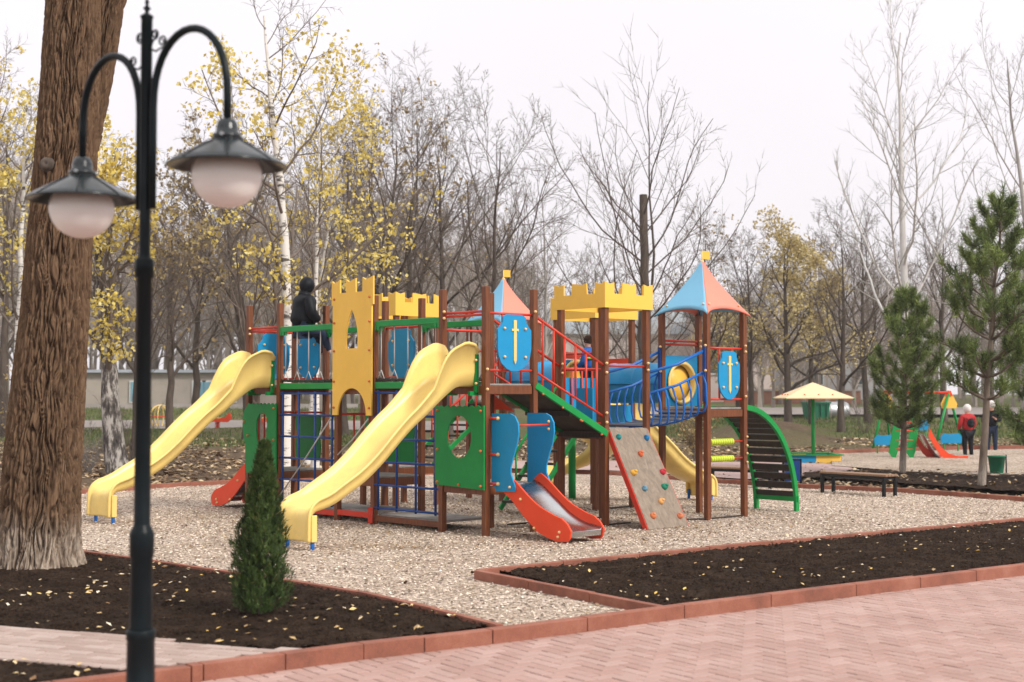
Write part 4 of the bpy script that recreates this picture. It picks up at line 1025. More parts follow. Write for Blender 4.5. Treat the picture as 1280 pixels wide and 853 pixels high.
# bolts on the posts
for T, k_, zs in ((T3, 'l', (2.72, 2.64)), (T1, 'l', (2.66, 2.58)), (T4, 'r', (2.11, 2.02)), (T3, 'r', (2.72,)), (T8, 'r', (2.37, 2.29, 1.67)), (T8, 'b', (2.46, 2.38)), (T3, 'f', (1.76, 2.0))):
    for z in zs: bolt(T[k_]+Vector((.0, -.055, 0))*1.0+W*.03+UP*z, 'cap', .02)
# ------------------------------------------------------------------ trees
def unit(a): return a/np.maximum(np.linalg.norm(a, axis=-1, keepdims=True), 1e-9)
def grow(seed, H, r0, lean=(0, 0), levels=(), m0=14, wig0=.02, top_r=.12, base_flare=1.25, curve=(0, 0)):
    r = np.random.default_rng(seed); t = np.linspace(0, 1, m0); P0 = np.zeros((1, m0, 3))
    w1 = np.cumsum(r.normal(0, wig0*H/m0*1.5, (m0, 2)), 0); w1 -= w1[0]
    P0[0, :, 0] = lean[0]*H*t+curve[0]*H*t*t+w1[:, 0]; P0[0, :, 1] = lean[1]*H*t+curve[1]*H*t*t+w1[:, 1]; P0[0, :, 2] = H*t
    R0 = (r0*((1-t)*(1-top_r)+top_r)*(1+(base_flare-1)*np.exp(-t*22)))[None]
    out = [(P0, R0)]
    for lv in levels:
        Pp, Rp = out[-1] if 'src' not in lv else out[lv['src']]
        n, m, _ = Pp.shape; nc = lv['n']; mm = lv.get('m', 5); N = n*nc
        tt = np.clip((np.tile((np.arange(nc)+.5)/nc, (n, 1))+r.normal(0, .5/nc, (n, nc)))*(lv.get('t1', .98)-lv['t0'])+lv['t0'], lv['t0'], .99)
        f = tt*(m-1); i0 = np.minimum(f.astype(int), m-2); fr = (f-i0)[..., None]; idx = np.arange(n)[:, None]
        A, B = Pp[idx, i0], Pp[idx, i0+1]; S_ = A*(1-fr)+B*fr; T = unit(B-A)
        ra = (Rp[idx, i0]*(1-fr[..., 0])+Rp[idx, i0+1]*fr[..., 0])
        Lp = np.linalg.norm(np.diff(Pp, axis=1), axis=2).sum(1)[:, None]
        Ln = Lp*lv['ratio']*(1-lv.get('taper', .55)*((tt-lv['t0'])/(1-lv['t0'])))*r.uniform(.65, 1.25, (n, nc))
        az = np.arange(nc)[None]*2.4+r.random((n, 1))*6.28+r.normal(0, .4, (n, nc)); ang = lv['ang']*r.uniform(.75, 1.2, (n, nc))
        ref = np.where(np.abs(T[..., 2:3]) < .9, np.array([0, 0, 1.]), np.array([1., 0, 0])); X = unit(np.cross(ref, T)); Y = np.cross(T, X)
        D = T*np.cos(ang)[..., None]+(X*np.cos(az)[..., None]+Y*np.sin(az)[..., None])*np.sin(ang)[..., None]
        D = D.reshape(N, 3); pos = S_.reshape(N, 3).copy(); pts = [pos.copy()]; st = (Ln.reshape(N, 1)/(mm-1))
        for k in range(mm-1):
            D = unit(D+r.normal(0, lv.get('wig', .12), (N, 3))+np.array([0, 0, lv.get('trop', .08)])); pos = pos+D*st; pts.append(pos.copy())
        Pn = np.stack(pts, 1); rb = np.minimum(ra*.75, ra*lv.get('rr', .6)).reshape(N, 1); rb = np.maximum(rb, lv.get('rmin', .004))
        Rn = rb*np.linspace(1, lv.get('tip', .3), mm)[None]; out.append((Pn, Rn))
    return out
def tubes(Pn, Rn, k):
    N, m, _ = Pn.shape; T = np.gradient(Pn, axis=1); T = unit(T); t0 = T[:, :1]
    ref = np.where(np.abs(t0[..., 2:3]) < .8, np.array([0, 0, 1.]), np.array([1., 0, 0])); X = unit(np.cross(np.broadcast_to(ref, T.shape), T)); Y = np.cross(T, X)
    a = np.arange(k)*2*np.pi/k
    V = Pn[:, :, None]+Rn[:, :, None, None]*(X[:, :, None]*np.cos(a)[None, None, :, None]+Y[:, :, None]*np.sin(a)[None, None, :, None])
    V = V.reshape(-1, 3); b = (np.arange(N)[:, None, None]*m+np.arange(m-1)[None, :, None])*k; j = np.arange(k)[None, None]; j2 = (j+1) % k
    Q = np.stack([b+j, b+j2, b+k+j2, b+k+j], -1).reshape(-1, 4); return V, Q
def join(parts):
    Vs, Qs, o = [], [], 0
    for V, Q in parts: Vs.append(V); Qs.append(Q+o); o += len(V)
    return np.concatenate(Vs), np.concatenate(Qs)
def leafquads(C, size, seed, droop=.0, elong=1.35):
    r = np.random.default_rng(seed); n = len(C); a = unit(r.normal(0, 1, (n, 3))+np.array([0, 0, -droop])); b = unit(np.cross(a, r.normal(0, 1, (n, 3))))
    s = size*r.uniform(.6, 1.2, (n, 1)); V = np.stack([C-a*s*elong/2, C+b*s/2, C+a*s*elong/2, C-b*s/2], 1).reshape(-1, 3)
    return V, np.arange(4*n).reshape(-1, 4), r.random(n)
def leaf_pts(out, n, lv, seed, spread=.08, keep=.45, scale=.5, fn=None, t0=.2):
    r = np.random.default_rng(seed); Pn = out[lv][0]; N, m, _ = Pn.shape; i = r.integers(0, N, n*3); f = (t0+(1-t0)*r.random(n*3))*(m-1); i0 = np.minimum(f.astype(int), m-2); fr = (f-i0)[:, None]
    C = Pn[i, i0]*(1-fr)+Pn[i, i0+1]*fr+r.normal(0, spread, (n*3, 3))
    # ragged, clumped crown
    g = np.sin(C[:, 0]*scale*3.1+seed)+np.sin(C[:, 1]*scale*2.7+seed*2)+np.sin(C[:, 2]*scale*3.7+seed*3)+r.normal(0, .5, len(C))
    C = C[g > np.quantile(g, keep)]
    if fn is not None: C = C[fn(C)]
    C = C[:max(1, n//4)]; C = np.repeat(C, 4, 0)+r.normal(0, .055, (len(C)*4, 3)); return C
def rotz(V, a):
    c, s = math.cos(a), math.sin(a); return np.c_[V[:, 0]*c-V[:, 1]*s, V[:, 0]*s+V[:, 1]*c, V[:, 2]]
def tree_at(name, loc, out, sides, split, label, cat, trunk_mat, twig_mat, leaf=None, leaf_mat=None, rz=0, group=None):
    """root empty > trunk (levels < split), branches, foliage"""
    root = empty(name, loc, label, cat, group)
    V, Q = join([tubes(*out[i], sides[i]) for i in range(split)]); o = link('trunk', quads_mesh('trunk', V, Q, True), trunk_mat); o.parent = root; o.rotation_euler.z = rz
    if split < len(out):
        V, Q = join([tubes(*out[i], sides[i]) for i in range(split, len(out))]); o = link('crown', quads_mesh('crown', V, Q, True), twig_mat); o.parent = root; o.rotation_euler.z = rz
    if leaf is not None:
        V, Q, rv = leaf; o = link('foliage', quads_mesh('foliage', V, Q, False, rv), leaf_mat); o.parent = root; o.rotation_euler.z = rz
    return root
def at(px, Y, dz=0):
    p = P(px, 500, Y); return Vector((p.x, Y, outz(Y)-.05+dz))
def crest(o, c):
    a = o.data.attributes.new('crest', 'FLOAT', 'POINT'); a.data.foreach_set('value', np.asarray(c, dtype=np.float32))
# ---- the big poplar trunk at the left
def big_tree():
    b0 = G(46, 706, .05); Y = b0.y; b0.z = 0
    root = empty('big_tree', b0, 'massive old tree trunk with deeply furrowed bark on the left soil bed', 'tree')
    sc = Y/F
    def tubeb(name, ctrl, nz, na, seed, z0=0):
        zs = np.linspace(ctrl[0][0], ctrl[-1][0], nz); cx_ = np.interp(zs, [c[0] for c in ctrl], [c[1] for c in ctrl]); cy_ = np.interp(zs, [c[0] for c in ctrl], [c[2] for c in ctrl]); rr = np.interp(zs, [c[0] for c in ctrl], [c[3] for c in ctrl])
        k = np.ones(9)/9
        V = np.zeros((nz, na, 3)); CR = np.zeros((nz, na)); a = np.arange(na)*2*np.pi/na
        for i, z in enumerate(zs):
            fl = math.exp(-max(z, 0)/.16)
            for j, an in enumerate(a):
                ca, sa = math.cos(an), math.sin(an)
                # furrowed bark: warped ridges running up the trunk
                wv = .16*noise.noise(Vector((ca*1.3, sa*1.3, z*1.1+seed)))+.12*noise.noise(Vector((ca*4, sa*4, z*3.5+seed)))
                f = Vector((math.cos(an+wv)*13, math.sin(an+wv)*13, z*3.0+seed))
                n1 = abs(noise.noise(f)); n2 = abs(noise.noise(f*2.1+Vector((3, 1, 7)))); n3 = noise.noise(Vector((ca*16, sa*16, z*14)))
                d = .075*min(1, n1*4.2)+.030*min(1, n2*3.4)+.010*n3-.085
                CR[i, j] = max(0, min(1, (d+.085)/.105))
                lob = .06*math.sin(an*5+1.3)*fl+.10*fl+.035*noise.noise(Vector((ca*1.2, sa*1.2, z*.5)))
                r_ = rr[i]*(1+lob*1.6)+d*.62
                V[i, j] = (cx_[i]+ca*r_, cy_[i]+sa*r_, z)
        i, j = np.meshgrid(np.arange(nz-1), np.arange(na), indexing='ij'); A = i*na+j; B = i*na+(j+1) % na
        Q = np.stack([A, B, B+na, A+na], -1).reshape(-1, 4); return V.reshape(-1, 3), Q, CR.ravel()
    ctrl = [(-.1, .02, 0, .39), (.3, .03, 0, .375), (.9, .05, 0, .365), (1.6, .09, 0, .345), (2.4, .14, 0, .315), (3.2, .17, .02, .30), (4.0, .22, .03, .285), (4.8, .26, .05, .27), (5.7, .27, .08, .25)]
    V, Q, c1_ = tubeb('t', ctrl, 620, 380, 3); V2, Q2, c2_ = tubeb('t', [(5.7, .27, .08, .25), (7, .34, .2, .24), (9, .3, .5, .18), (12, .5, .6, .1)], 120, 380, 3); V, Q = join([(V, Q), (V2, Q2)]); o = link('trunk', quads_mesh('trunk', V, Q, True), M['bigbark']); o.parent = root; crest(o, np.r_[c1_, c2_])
    ctrl2 = [(3.5, .20, .30, .10), (4.2, .30, .34, .15), (4.9, .42, .38, .15), (5.6, .52, .42, .14), (8, 1.2, .6, .12), (10, 1.6, .8, .07)]
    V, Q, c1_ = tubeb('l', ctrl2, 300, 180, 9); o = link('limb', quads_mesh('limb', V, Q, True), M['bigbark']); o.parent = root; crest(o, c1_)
    ou = grow(5, 6, .12, levels=[dict(n=12, t0=.3, ratio=.5, ang=.8, m=7, trop=.1), dict(n=8, t0=.2, ratio=.5, ang=.7, m=5), dict(n=6, t0=.2, ratio=.5, ang=.7, m=4)])
    V, Q = join([tubes(*ou[i], [8, 5, 4, 3][i]) for i in range(4)]); V = V+np.array([.4, .5, 8.5]); o = link('crown', quads_mesh('crown', V, Q, True), M['twig']); o.parent = root
    # knot where a branch was cut
    kp = P(58, 205, Y-.27); m = MB(); rings = []
    m.lathe(kp, [(.085, -.10), (.075, -.03), (.06, .01), (.04, .03), (.018, .028), (0.0005, .015)], 16, axis=Vector((.05, -1, .05)))
    o = m.build('knot', M['bark'], root)
big_tree()
# ---- birch with yellow leaves behind the climbing frame
def birch(name, px, Y, H, r0, seed, lean, curve, label, nleaf, leafsize=.085, mat='birch', keep=.45, lv=None, rz=0, fn=None, t0=.3, split=1, ttwig='birch'):
    lv = lv or [dict(n=17, t0=.28, ratio=.36, ang=.85, m=8, trop=.10, wig=.13, rr=.42, taper=.5), dict(n=9, t0=.15, ratio=.45, ang=.8, m=6, trop=.02, wig=.16, rr=.55), dict(n=6, t0=.15, ratio=.5, ang=.7, m=4, trop=-.03, wig=.15, rr=.6, rmin=.005)]
    ou = grow(seed, H, r0, lean, lv, m0=18, wig0=.03, curve=curve)
    C = leaf_pts(ou, nleaf, -1, seed, .12, keep, .45, fn, t0)
    return tree_at(name, at(px, Y), ou, [14, 7, 4, 3], split, label, 'tree', M[mat], M['twig'], leafquads(C, leafsize, seed, .5), M['yleaf'], rz)
birch('birch_tree', 356, 28, 9.2, .155, 11, (0, 0), (-.05, 0), 'white trunked birch with loose yellow leaves rising behind the left tower', 1900, .072, keep=.68)
birch('birch_tree', 394, 31, 8.0, .085, 12, (-.01, 0), (.02, 0), 'slim pale birch just right of the child on the bridge', 1500, .075, keep=.65)
birch('birch_tree', 384, 33, 8.4, .08, 13, (.02, 0), (.05, 0), 'slender white birch stem behind the child, leaning to the right', 1500, .075, keep=.65)
birch('birch_tree', 151, 29.5, 6.9, .23, 14, (-.13, 0), (.03, 0), 'leaning old birch with cracked bark and yellow leaves between the big tree and the lamp', 4200, .08, mat='birchd')
birch('birch_tree', 22, 34, 8.6, .12, 15, (-.02, 0), (.03, 0), 'birch with yellow leaves at the left edge, half hidden by the big trunk', 1700)
birch('birch_tree', -28, 38, 10.5, .15, 16, (.0, 0), (.0, 0), 'tall thin leaved tree at the left border of the view', 700)
# ---- bare trees
def bare(name, px, Y, H, r0, seed, lean, curve, label, lv=None, mat='bark', twig='twig', rz=0, leafn=0, lmat='bleaf', lsize=.09, cat='tree', split=2, wig0=.04, top_r=.12, keep=.4, group=None, dz=0):
    lv = lv or [dict(n=14, t0=.25, ratio=.55, ang=.75, m=9, trop=.10, wig=.13, rr=.5), dict(n=9, t0=.2, ratio=.5, ang=.7, m=6, trop=.05, wig=.15, rr=.55), dict(n=7, t0=.15, ratio=.5, ang=.65, m=5, trop=.03, wig=.14, rr=.6, rmin=.007), dict(n=3, t0=.2, ratio=.5, ang=.6, m=3, trop=.0, wig=.12, rr=.7, rmin=.005)]
    ou = grow(seed, H, r0, lean, lv, m0=14, wig0=wig0, curve=curve, top_r=top_r)
    lf = None
    if leafn:
        C = leaf_pts(ou, leafn, -1, seed, .12, keep, .4); lf = leafquads(C, lsize, seed, .5)
    return tree_at(name, at(px, Y, dz), ou, [12, 6, 4, 3, 3], split, label, cat, M[mat], M[twig], lf, M[lmat], rz, group)
poll = [dict(n=20, t0=.28, t1=.93, ratio=.72, ang=.95, m=11, trop=.11, wig=.10, rr=.22, taper=.25), dict(n=8, t0=.15, ratio=.42, ang=.6, m=6, trop=.05, wig=.12, rr=.5), dict(n=6, t0=.15, ratio=.45, ang=.6, m=4, trop=.02, wig=.12, rr=.6, rmin=.006)]
bare('bare_tree', 808, 36, 6.7, .135, 21, (0, 0), (0, 0), 'dark bare tree with a topped trunk and long arching branches left of the right roof', poll, top_r=.75)
bare('bare_tree', 811, 36.3, 9.6, .06, 22, (0, 0), (-.02, 0), 'thin bare tree standing close behind the topped trunk', [dict(n=9, t0=.6, ratio=.35, ang=.6, m=8, trop=.1, wig=.12, rr=.5), dict(n=6, t0=.2, ratio=.45, ang=.6, m=5, wig=.12, rr=.6, rmin=.006)])
wl = [dict(n=15, t0=.22, t1=.95, ratio=.50, ang=.80, m=10, trop=.09, wig=.10, rr=.42, taper=.6), dict(n=9, t0=.2, ratio=.42, ang=.65, m=6, trop=.06, wig=.12, rr=.5), dict(n=6, t0=.15, ratio=.45, ang=.6, m=4, wig=.12, rr=.6, rmin=.006)]
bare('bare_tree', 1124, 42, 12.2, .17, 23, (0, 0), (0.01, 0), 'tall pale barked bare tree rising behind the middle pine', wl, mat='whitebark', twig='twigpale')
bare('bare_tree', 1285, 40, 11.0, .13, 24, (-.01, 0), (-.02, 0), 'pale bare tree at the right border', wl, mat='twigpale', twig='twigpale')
bare('bare_tree', 1051, 47, 6.2, .13, 25, (0, 0), (0, 0), 'small dark forked bare tree behind the sandpit umbrella', split=2)
bare('bare_tree', 600, 40, 8.4, .12, 26, (.03, 0), (.04, 0), 'bare tree with long crooked limbs between the two castle crowns')
bare('bare_tree', 560, 44, 8.8, .15, 27, (-.03, 0), (.0, 0), 'dark bare tree behind the middle slide with sparse brown leaves', leafn=500)
bare('bare_tree', 470, 42, 9.0, .14, 28, (.02, 0), (.02, 0), 'bare tree with dull brown leaves above the yellow gate', leafn=900)
bare('bare_tree', 512, 50, 10.5, .16, 29, (.0, 0), (.02, 0), 'tall grey bare tree behind the gate tower')
bare('bare_tree', 430, 46, 9.3, .16, 30, (-.02, 0), (.03, 0), 'dark limbed bare tree right of the slim birches')
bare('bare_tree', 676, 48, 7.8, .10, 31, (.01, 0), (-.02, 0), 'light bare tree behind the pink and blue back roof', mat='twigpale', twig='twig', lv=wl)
bare('bare_tree', 245, 45, 7.6, .14, 32, (0, 0), (.03, 0), 'bare tree right of the lamp post in front of the beige building', leafn=2200)
bare('bare_tree', 212, 40, 6.0, .13, 33, (.01, 0), (.0, 0), 'stocky bare tree just right of the lamp post', leafn=1800)
bare('bare_tree', 310, 43, 8.8, .17, 34, (-.10, 0), (-.03, 0), 'bare tree leaning left behind the first slide', leafn=1800)
bare('bare_tree', 325, 27.5, 3.6, .16, 35, (-.06, 0), (-.05, 0), 'short dark trunk right behind the left tower', [dict(n=10, t0=.4, ratio=.7, ang=.6, m=9, trop=.1, wig=.1, rr=.5), dict(n=8, t0=.2, ratio=.45, ang=.6, m=5, rr=.6, rmin=.006)])
bare('bare_tree', 168, 33, 5.2, .09, 36, (.0, 0), (.02, 0), 'thin bare tree seen between the leaning birch and the lamp post')
bare('bare_tree', 640, 60, 7.0, .14, 37, (0, 0), (0, 0), 'distant bare tree left of the back roof flag')
bare('bare_tree', 880, 52, 6.9, .14, 38, (.0, 0), (.02, 0), 'bare tree with sparse leaves rising behind the right tent roof', leafn=500)
bare('bare_tree', 940, 50, 6.0, .13, 39, (0, 0), (-.02, 0), 'bare tree between the right tent roof and the ochre tree')
bare('bare_tree', 1085, 55, 7.4, .14, 40, (-.02, 0), (0, 0), 'grey bare tree left of the middle pine')
bare('bare_tree', 1180, 56, 7.4, .14, 41, (0, 0), (.02, 0), 'bare tree between the two pines')
bare('bare_tree', 1240, 52, 7.2, .14, 42, (0, 0), (0, 0), 'bare tree behind the right pine')
bare('bare_tree', 8, 44, 9.8, .16, 43, (0, 0), (.02, 0), 'dark bare tree left of the big trunk', leafn=800, lmat='yleaf')
bare('bare_tree', 745, 58, 6.2, .12, 44, (0, 0), (0, 0), 'bare tree behind the front castle crown')
och = [dict(n=16, t0=.2, ratio=.45, ang=.7, m=9, trop=.02, wig=.13, rr=.5), dict(n=10, t0=.2, ratio=.5, ang=.7, m=6, trop=-.10, wig=.13, rr=.55), dict(n=7, t0=.15, ratio=.6, ang=.6, m=5, trop=-.18, wig=.12, rr=.6, rmin=.006)]
bare('ochre_tree', 985, 48, 6.3, .15, 45, (0, 0), (0, 0), 'drooping tree with dull ochre leaves behind the sandpit umbrella', och, leafn=4200, lmat='oleaf', keep=.35, lsize=.078)
bare('ochre_tree', 1015, 54, 6.2, .13, 46, (0, 0), (0, 0), 'smaller ochre leaved tree right of the drooping one', och, leafn=4500, lmat='oleaf', keep=.45)
bare('ochre_tree', 925, 56, 5.2, .13, 47, (0, 0), (0, 0), 'low ochre leaved tree just right of the right tower', och, leafn=3500, lmat='oleaf', keep=.5)
# ---- pines
def pine(px, pyfoot, H, Wd, seed, label, r0=.075, lowest=.18, dz=.06, Y=None, lean=0):
    r = np.random.default_rng(seed)
    b0 = G(px, pyfoot, .1) if Y is None else at(px, Y, .05)
    root = empty('pine_tree', b0, label, 'pine tree')
    t = np.linspace(0, 1, 14); Pt = np.zeros((1, 14, 3)); w_ = np.cumsum(r.normal(0, .02, (14, 2)), 0)*(t[:, None]); Pt[0, :, :2] = w_; Pt[0, :, 0] += lean*t; Pt[0, :, 2] = t*H
    Rt = (r0*(1-t*.88))[None]; V, Q = tubes(Pt, Rt, 12); o = link('trunk', quads_mesh('trunk', V, Q, True), M['pinebark']); o.parent = root
    BP, BR = [], []; tips = []
    z = lowest*H
    while z < H*.97:
        f = (z-lowest*H)/(H*(1-lowest)); nb = r.integers(4, 7)
        for k in range(nb):
            a = 6.283*k/nb+r.random()*1.0; ln = Wd*float(np.interp(f, [0, .3, .6, .85, 1], [.8, 1, .78, .42, .12]))*r.uniform(.6, 1.2)
            st = np.array([np.interp(z, t*H, Pt[0, :, 0]), np.interp(z, t*H, Pt[0, :, 1]), z]); d = np.array([math.cos(a), math.sin(a), .15+.5*f]); d /= np.linalg.norm(d)
            pts = [st]
            for i in range(6): d = unit(d+np.array([0, 0, .10])+r.normal(0, .07, 3)); pts.append(pts[-1]+d*ln/6)
            pts = np.array(pts); BP.append(pts); BR.append(np.linspace(.022*(1-f)+.010, .006, 7))
            tips.append((pts[-1], d, .75+.35*(1-f)))
            ns = int(3+ln*7)
            for s in range(ns):
                u_ = r.uniform(.25, .95); i0 = min(int(u_*6), 5); q0 = pts[i0]+(pts[i0+1]-pts[i0])*(u_*6-i0); sd_ = unit(np.cross(d, [0, 0, 1])*(1 if s % 2 else -1)+d*.8+np.array([0, 0, .45])+r.normal(0, .2, 3)); sl = ln*r.uniform(.15, .38)*(1.1-u_*.5)
                sp_ = np.array([q0+sd_*sl*k_/3+np.array([0, 0, .03*k_/3]) for k_ in range(4)]); BP.append(np.array([sp_[0], sp_[0]*.5+sp_[1]*.5, sp_[1], sp_[1]*.5+sp_[2]*.5, sp_[2], sp_[2]*.5+sp_[3]*.5, sp_[3]])); BR.append(np.linspace(.009, .004, 7)); tips.append((sp_[-1], unit(sd_+np.array([0, 0, .5])), r.uniform(.6, 1)))
        z += H*.062*r.uniform(.8, 1.25)
    tips.append((Pt[0, -1], np.array([0, 0, 1.]), 1.2))
    V, Q = tubes(np.array(BP), np.array(BR), 4); o = link('branches', quads_mesh('branches', V, Q, True), M['pinebark']); o.parent = root
    # needle tufts
    A, Bv, RV = [], [], []
    nn = 76; 
    C = np.array([q_[0] for q_ in tips]); D = unit(np.array([q_[1] for q_ in tips])+np.array([0, 0, .5])); Sz = np.array([q_[2] for q_ in tips]); n = len(C)
    along = r.uniform(-.22, .04, (n, nn, 1))*Sz[:, None, None]; s0 = C[:, None]+D[:, None]*along; dr = unit(D[:, None]*.85+r.normal(0, .72, (n, nn, 3))); ln = .15*Sz[:, None, None]*r.uniform(.7, 1.2, (n, nn, 1))
    e = s0+dr*ln; sd_ = unit(np.cross(dr, r.normal(0, 1, (n, nn, 3))))*.0050
    V = np.stack([s0-sd_, s0+sd_, e+sd_*.3, e-sd_*.3], 2).reshape(-1, 3); Q = np.arange(len(V)).reshape(-1, 4)
    rv = np.clip(np.repeat(r.uniform(.1, .9, n), nn)+r.normal(0, .18, n*nn), 0, 1)
    o = link('needles', quads_mesh('needles', V, Q, False, rv), M['needle']); o.parent = root; return root
pine(1128, 591, 3.75, .95, 51, 'bushy young pine with a pale trunk standing in the far soil bed behind the bench', lowest=.24, lean=.2)
pine(1227, 607, 5.2, 1.15, 52, 'tall young pine at the right edge, its trunk whitewashed, next to the visitor in red', lowest=.29, lean=.40)
pine(1316, 600, 4.2, 1.1, 53, 'dark pine cut by the right edge of the view', lowest=.10)
# ---- thuja in front
def thuja():
    b0 = G(325, 768, .05); r = np.random.default_rng(61); root = empty('thuja_shrub', b0, 'small dense conical thuja with a thin tip growing in the left soil bed', 'shrub')
    H = 1.29; n = 5200; z = r.random(n)**.8*H*.97+.01
    def rad(zz):
        return .88*np.interp(zz/H, [0, .05, .18, .35, .5, .65, .78, .9, 1], [.15, .225, .245, .225, .185, .13, .085, .045, .01])
    a = r.random(n)*6.283; lump = 1+.14*np.sin(a*3+z*9)+.10*np.sin(a*7-z*16+1)+.06*np.sin(a*5+z*30); rr = rad(z)*lump*np.sqrt(r.uniform(.25, 1, n))
    tilt = .06*np.sin(z*2.2); C = np.c_[np.cos(a)*rr+(z/H)**2*.03-.0, np.sin(a)*rr, z]+np.array([[0, 0, 0]])*1.0; gap = np.sin(a*4+z*13)+np.sin(a*9-z*21)+r.normal(0, .4, n); C[gap < -1.3, :2] *= .72
    # each spray: five scale leaves fanning up and out
    k = 9; out = np.c_[np.cos(a), np.sin(a), np.zeros(n)]; upv = unit(out*.45*r.uniform(.2, 1.4, (n, 1))+np.array([0, 0, 1])+r.normal(0, .18, (n, 3))); side = unit(np.cross(upv, out)+r.normal(0, .5, (n, 3)))
    f = np.linspace(-1, 1, k)[None, :, None]*np.ones((n, 1, 1)); st_0 = C[:, None]+upv[:, None]*(.028*(1-np.abs(f))); d = unit(upv[:, None]+side[:, None]*f*.85+r.normal(0, .12, (n, k, 3))); ln = .040*r.uniform(.6, 1.2, (n, k, 1)); e = st_0+d*ln
    wv = unit(np.cross(d, out[:, None]+r.normal(0, .3, (n, k, 3))))*.0034
    V = np.stack([st_0-wv*.6, (st_0+e)/2+wv, e, (st_0+e)/2-wv], 2).reshape(-1, 3); Q = np.arange(len(V)).reshape(-1, 4)
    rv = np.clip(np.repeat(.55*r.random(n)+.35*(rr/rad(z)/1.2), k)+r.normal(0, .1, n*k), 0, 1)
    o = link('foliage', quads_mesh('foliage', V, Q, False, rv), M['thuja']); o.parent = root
    ou = grow(62, H*.95, .018, levels=[dict(n=40, t0=.03, ratio=.22, ang=.6, m=4, trop=.5, wig=.1, rr=.4, taper=.75)], m0=8); V, Q = join([tubes(*ou[i], [8, 4][i]) for i in range(2)])
    o = link('stem', quads_mesh('stem', V, Q, True), M['bark']); o.parent = root
thuja()
# ---- low shrubs
def shrub(px, Y, H, seed, label, twig='twig', leafn=0, lmat='bleaf', n0=14):
    root = empty('bare_shrub', at(px, Y), label, 'shrub'); P_, R_ = [], []; r = np.random.default_rng(seed); parts = []
    ou = grow(seed, .1, .05, levels=[dict(n=n0, t0=0, ratio=H/.1, ang=.5, m=7, trop=.1, wig=.1, rr=.25, taper=0), dict(n=7, t0=.2, ratio=.4, ang=.5, m=5, wig=.12, rr=.6, rmin=.004), dict(n=4, t0=.2, ratio=.5, ang=.5, m=3, rmin=.004)], m0=3)
    V, Q = join([tubes(*ou[i], 3) for i in range(1, 4)]); o = link('branches', quads_mesh('branches', V, Q, True), M[twig]); o.parent = root
    if leafn:
        V, Q, rv = leafquads(leaf_pts(ou, leafn, -1, seed, .06, .3), .06, seed); o = link('foliage', quads_mesh('foliage', V, Q, False, rv), M[lmat]); o.parent = root
shrub(165, 31, 1.3, 71, 'brown leafless shrub beside the leaning birch'); shrub(112, 30, 1.0, 72, 'pale dry shrub at the foot of the leaning birch', 'twigpale')
shrub(868, 34, 1.1, 73, 'dry shrub with tan leaves behind the climbing wall', leafn=700); shrub(700, 40, 1.6, 74, 'leafless bush far behind the ramp')
shrub(30, 30, 1.8, 75, 'dark leafless bush at the left edge', leafn=300); shrub(1080, 47, 1.5, 76, 'tangled bush right of the small forked tree'); shrub(790, 44, 1.8, 77, 'grey leafless bush behind the blue tunnel')
# ---- far wood: one mass
def far_wood():
    r = np.random.default_rng(80); lv = [dict(n=13, t0=.12, ratio=.55, ang=.6, m=6, trop=.12, wig=.12, rr=.5), dict(n=9, t0=.15, ratio=.5, ang=.6, m=4, trop=.08, wig=.12, rr=.6, rmin=.014), dict(n=7, t0=.15, ratio=.55, ang=.6, m=3, trop=.05, wig=.1, rr=.7, rmin=.009)]
    base_ = [join([tubes(*ou[i], 3) for i in range(4)]) for ou in (grow(81+k, 9, .16, levels=lv, m0=6) for k in range(6))]
    rowsV = []
    prof = lambda px: float(np.interp(px, [-300, 0, 60, 200, 260, 330, 430, 520, 600, 650, 700, 760, 900, 960, 1020, 1100, 1180, 1280, 1600], [150, 120, 160, 235, 220, 160, 175, 190, 215, 262, 330, 330, 330, 290, 275, 285, 290, 265, 250]))
    for px in np.arange(-330, 1640, 15):
        for k in range(2):
            if 660 < px < 940 and k == 1: continue
            Y = r.uniform(68, 120) if not (90 < px < 330) else r.uniform(84, 125)
            p = at(px+r.uniform(-8, 8), Y); top = P(px, prof(px)+r.uniform(-5, 85), Y).z; h = max(3.0, top-p.z)*.92; rowsV.append((p, h, r.random()*6.28, r.integers(0, 6), r.uniform(.75, 1.0)))
    Vs = []
    for p, h, a, k, wd in rowsV:
        V, Q = base_[k]; V2 = rotz(V, a)*np.array([wd*h/9, wd*h/9, h/10.5]); Vs.append((V2+np.array([p.x, p.y, p.z-.1]), Q))
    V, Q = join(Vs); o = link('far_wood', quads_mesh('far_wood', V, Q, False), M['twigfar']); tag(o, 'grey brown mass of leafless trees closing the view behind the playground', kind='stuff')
far_wood()
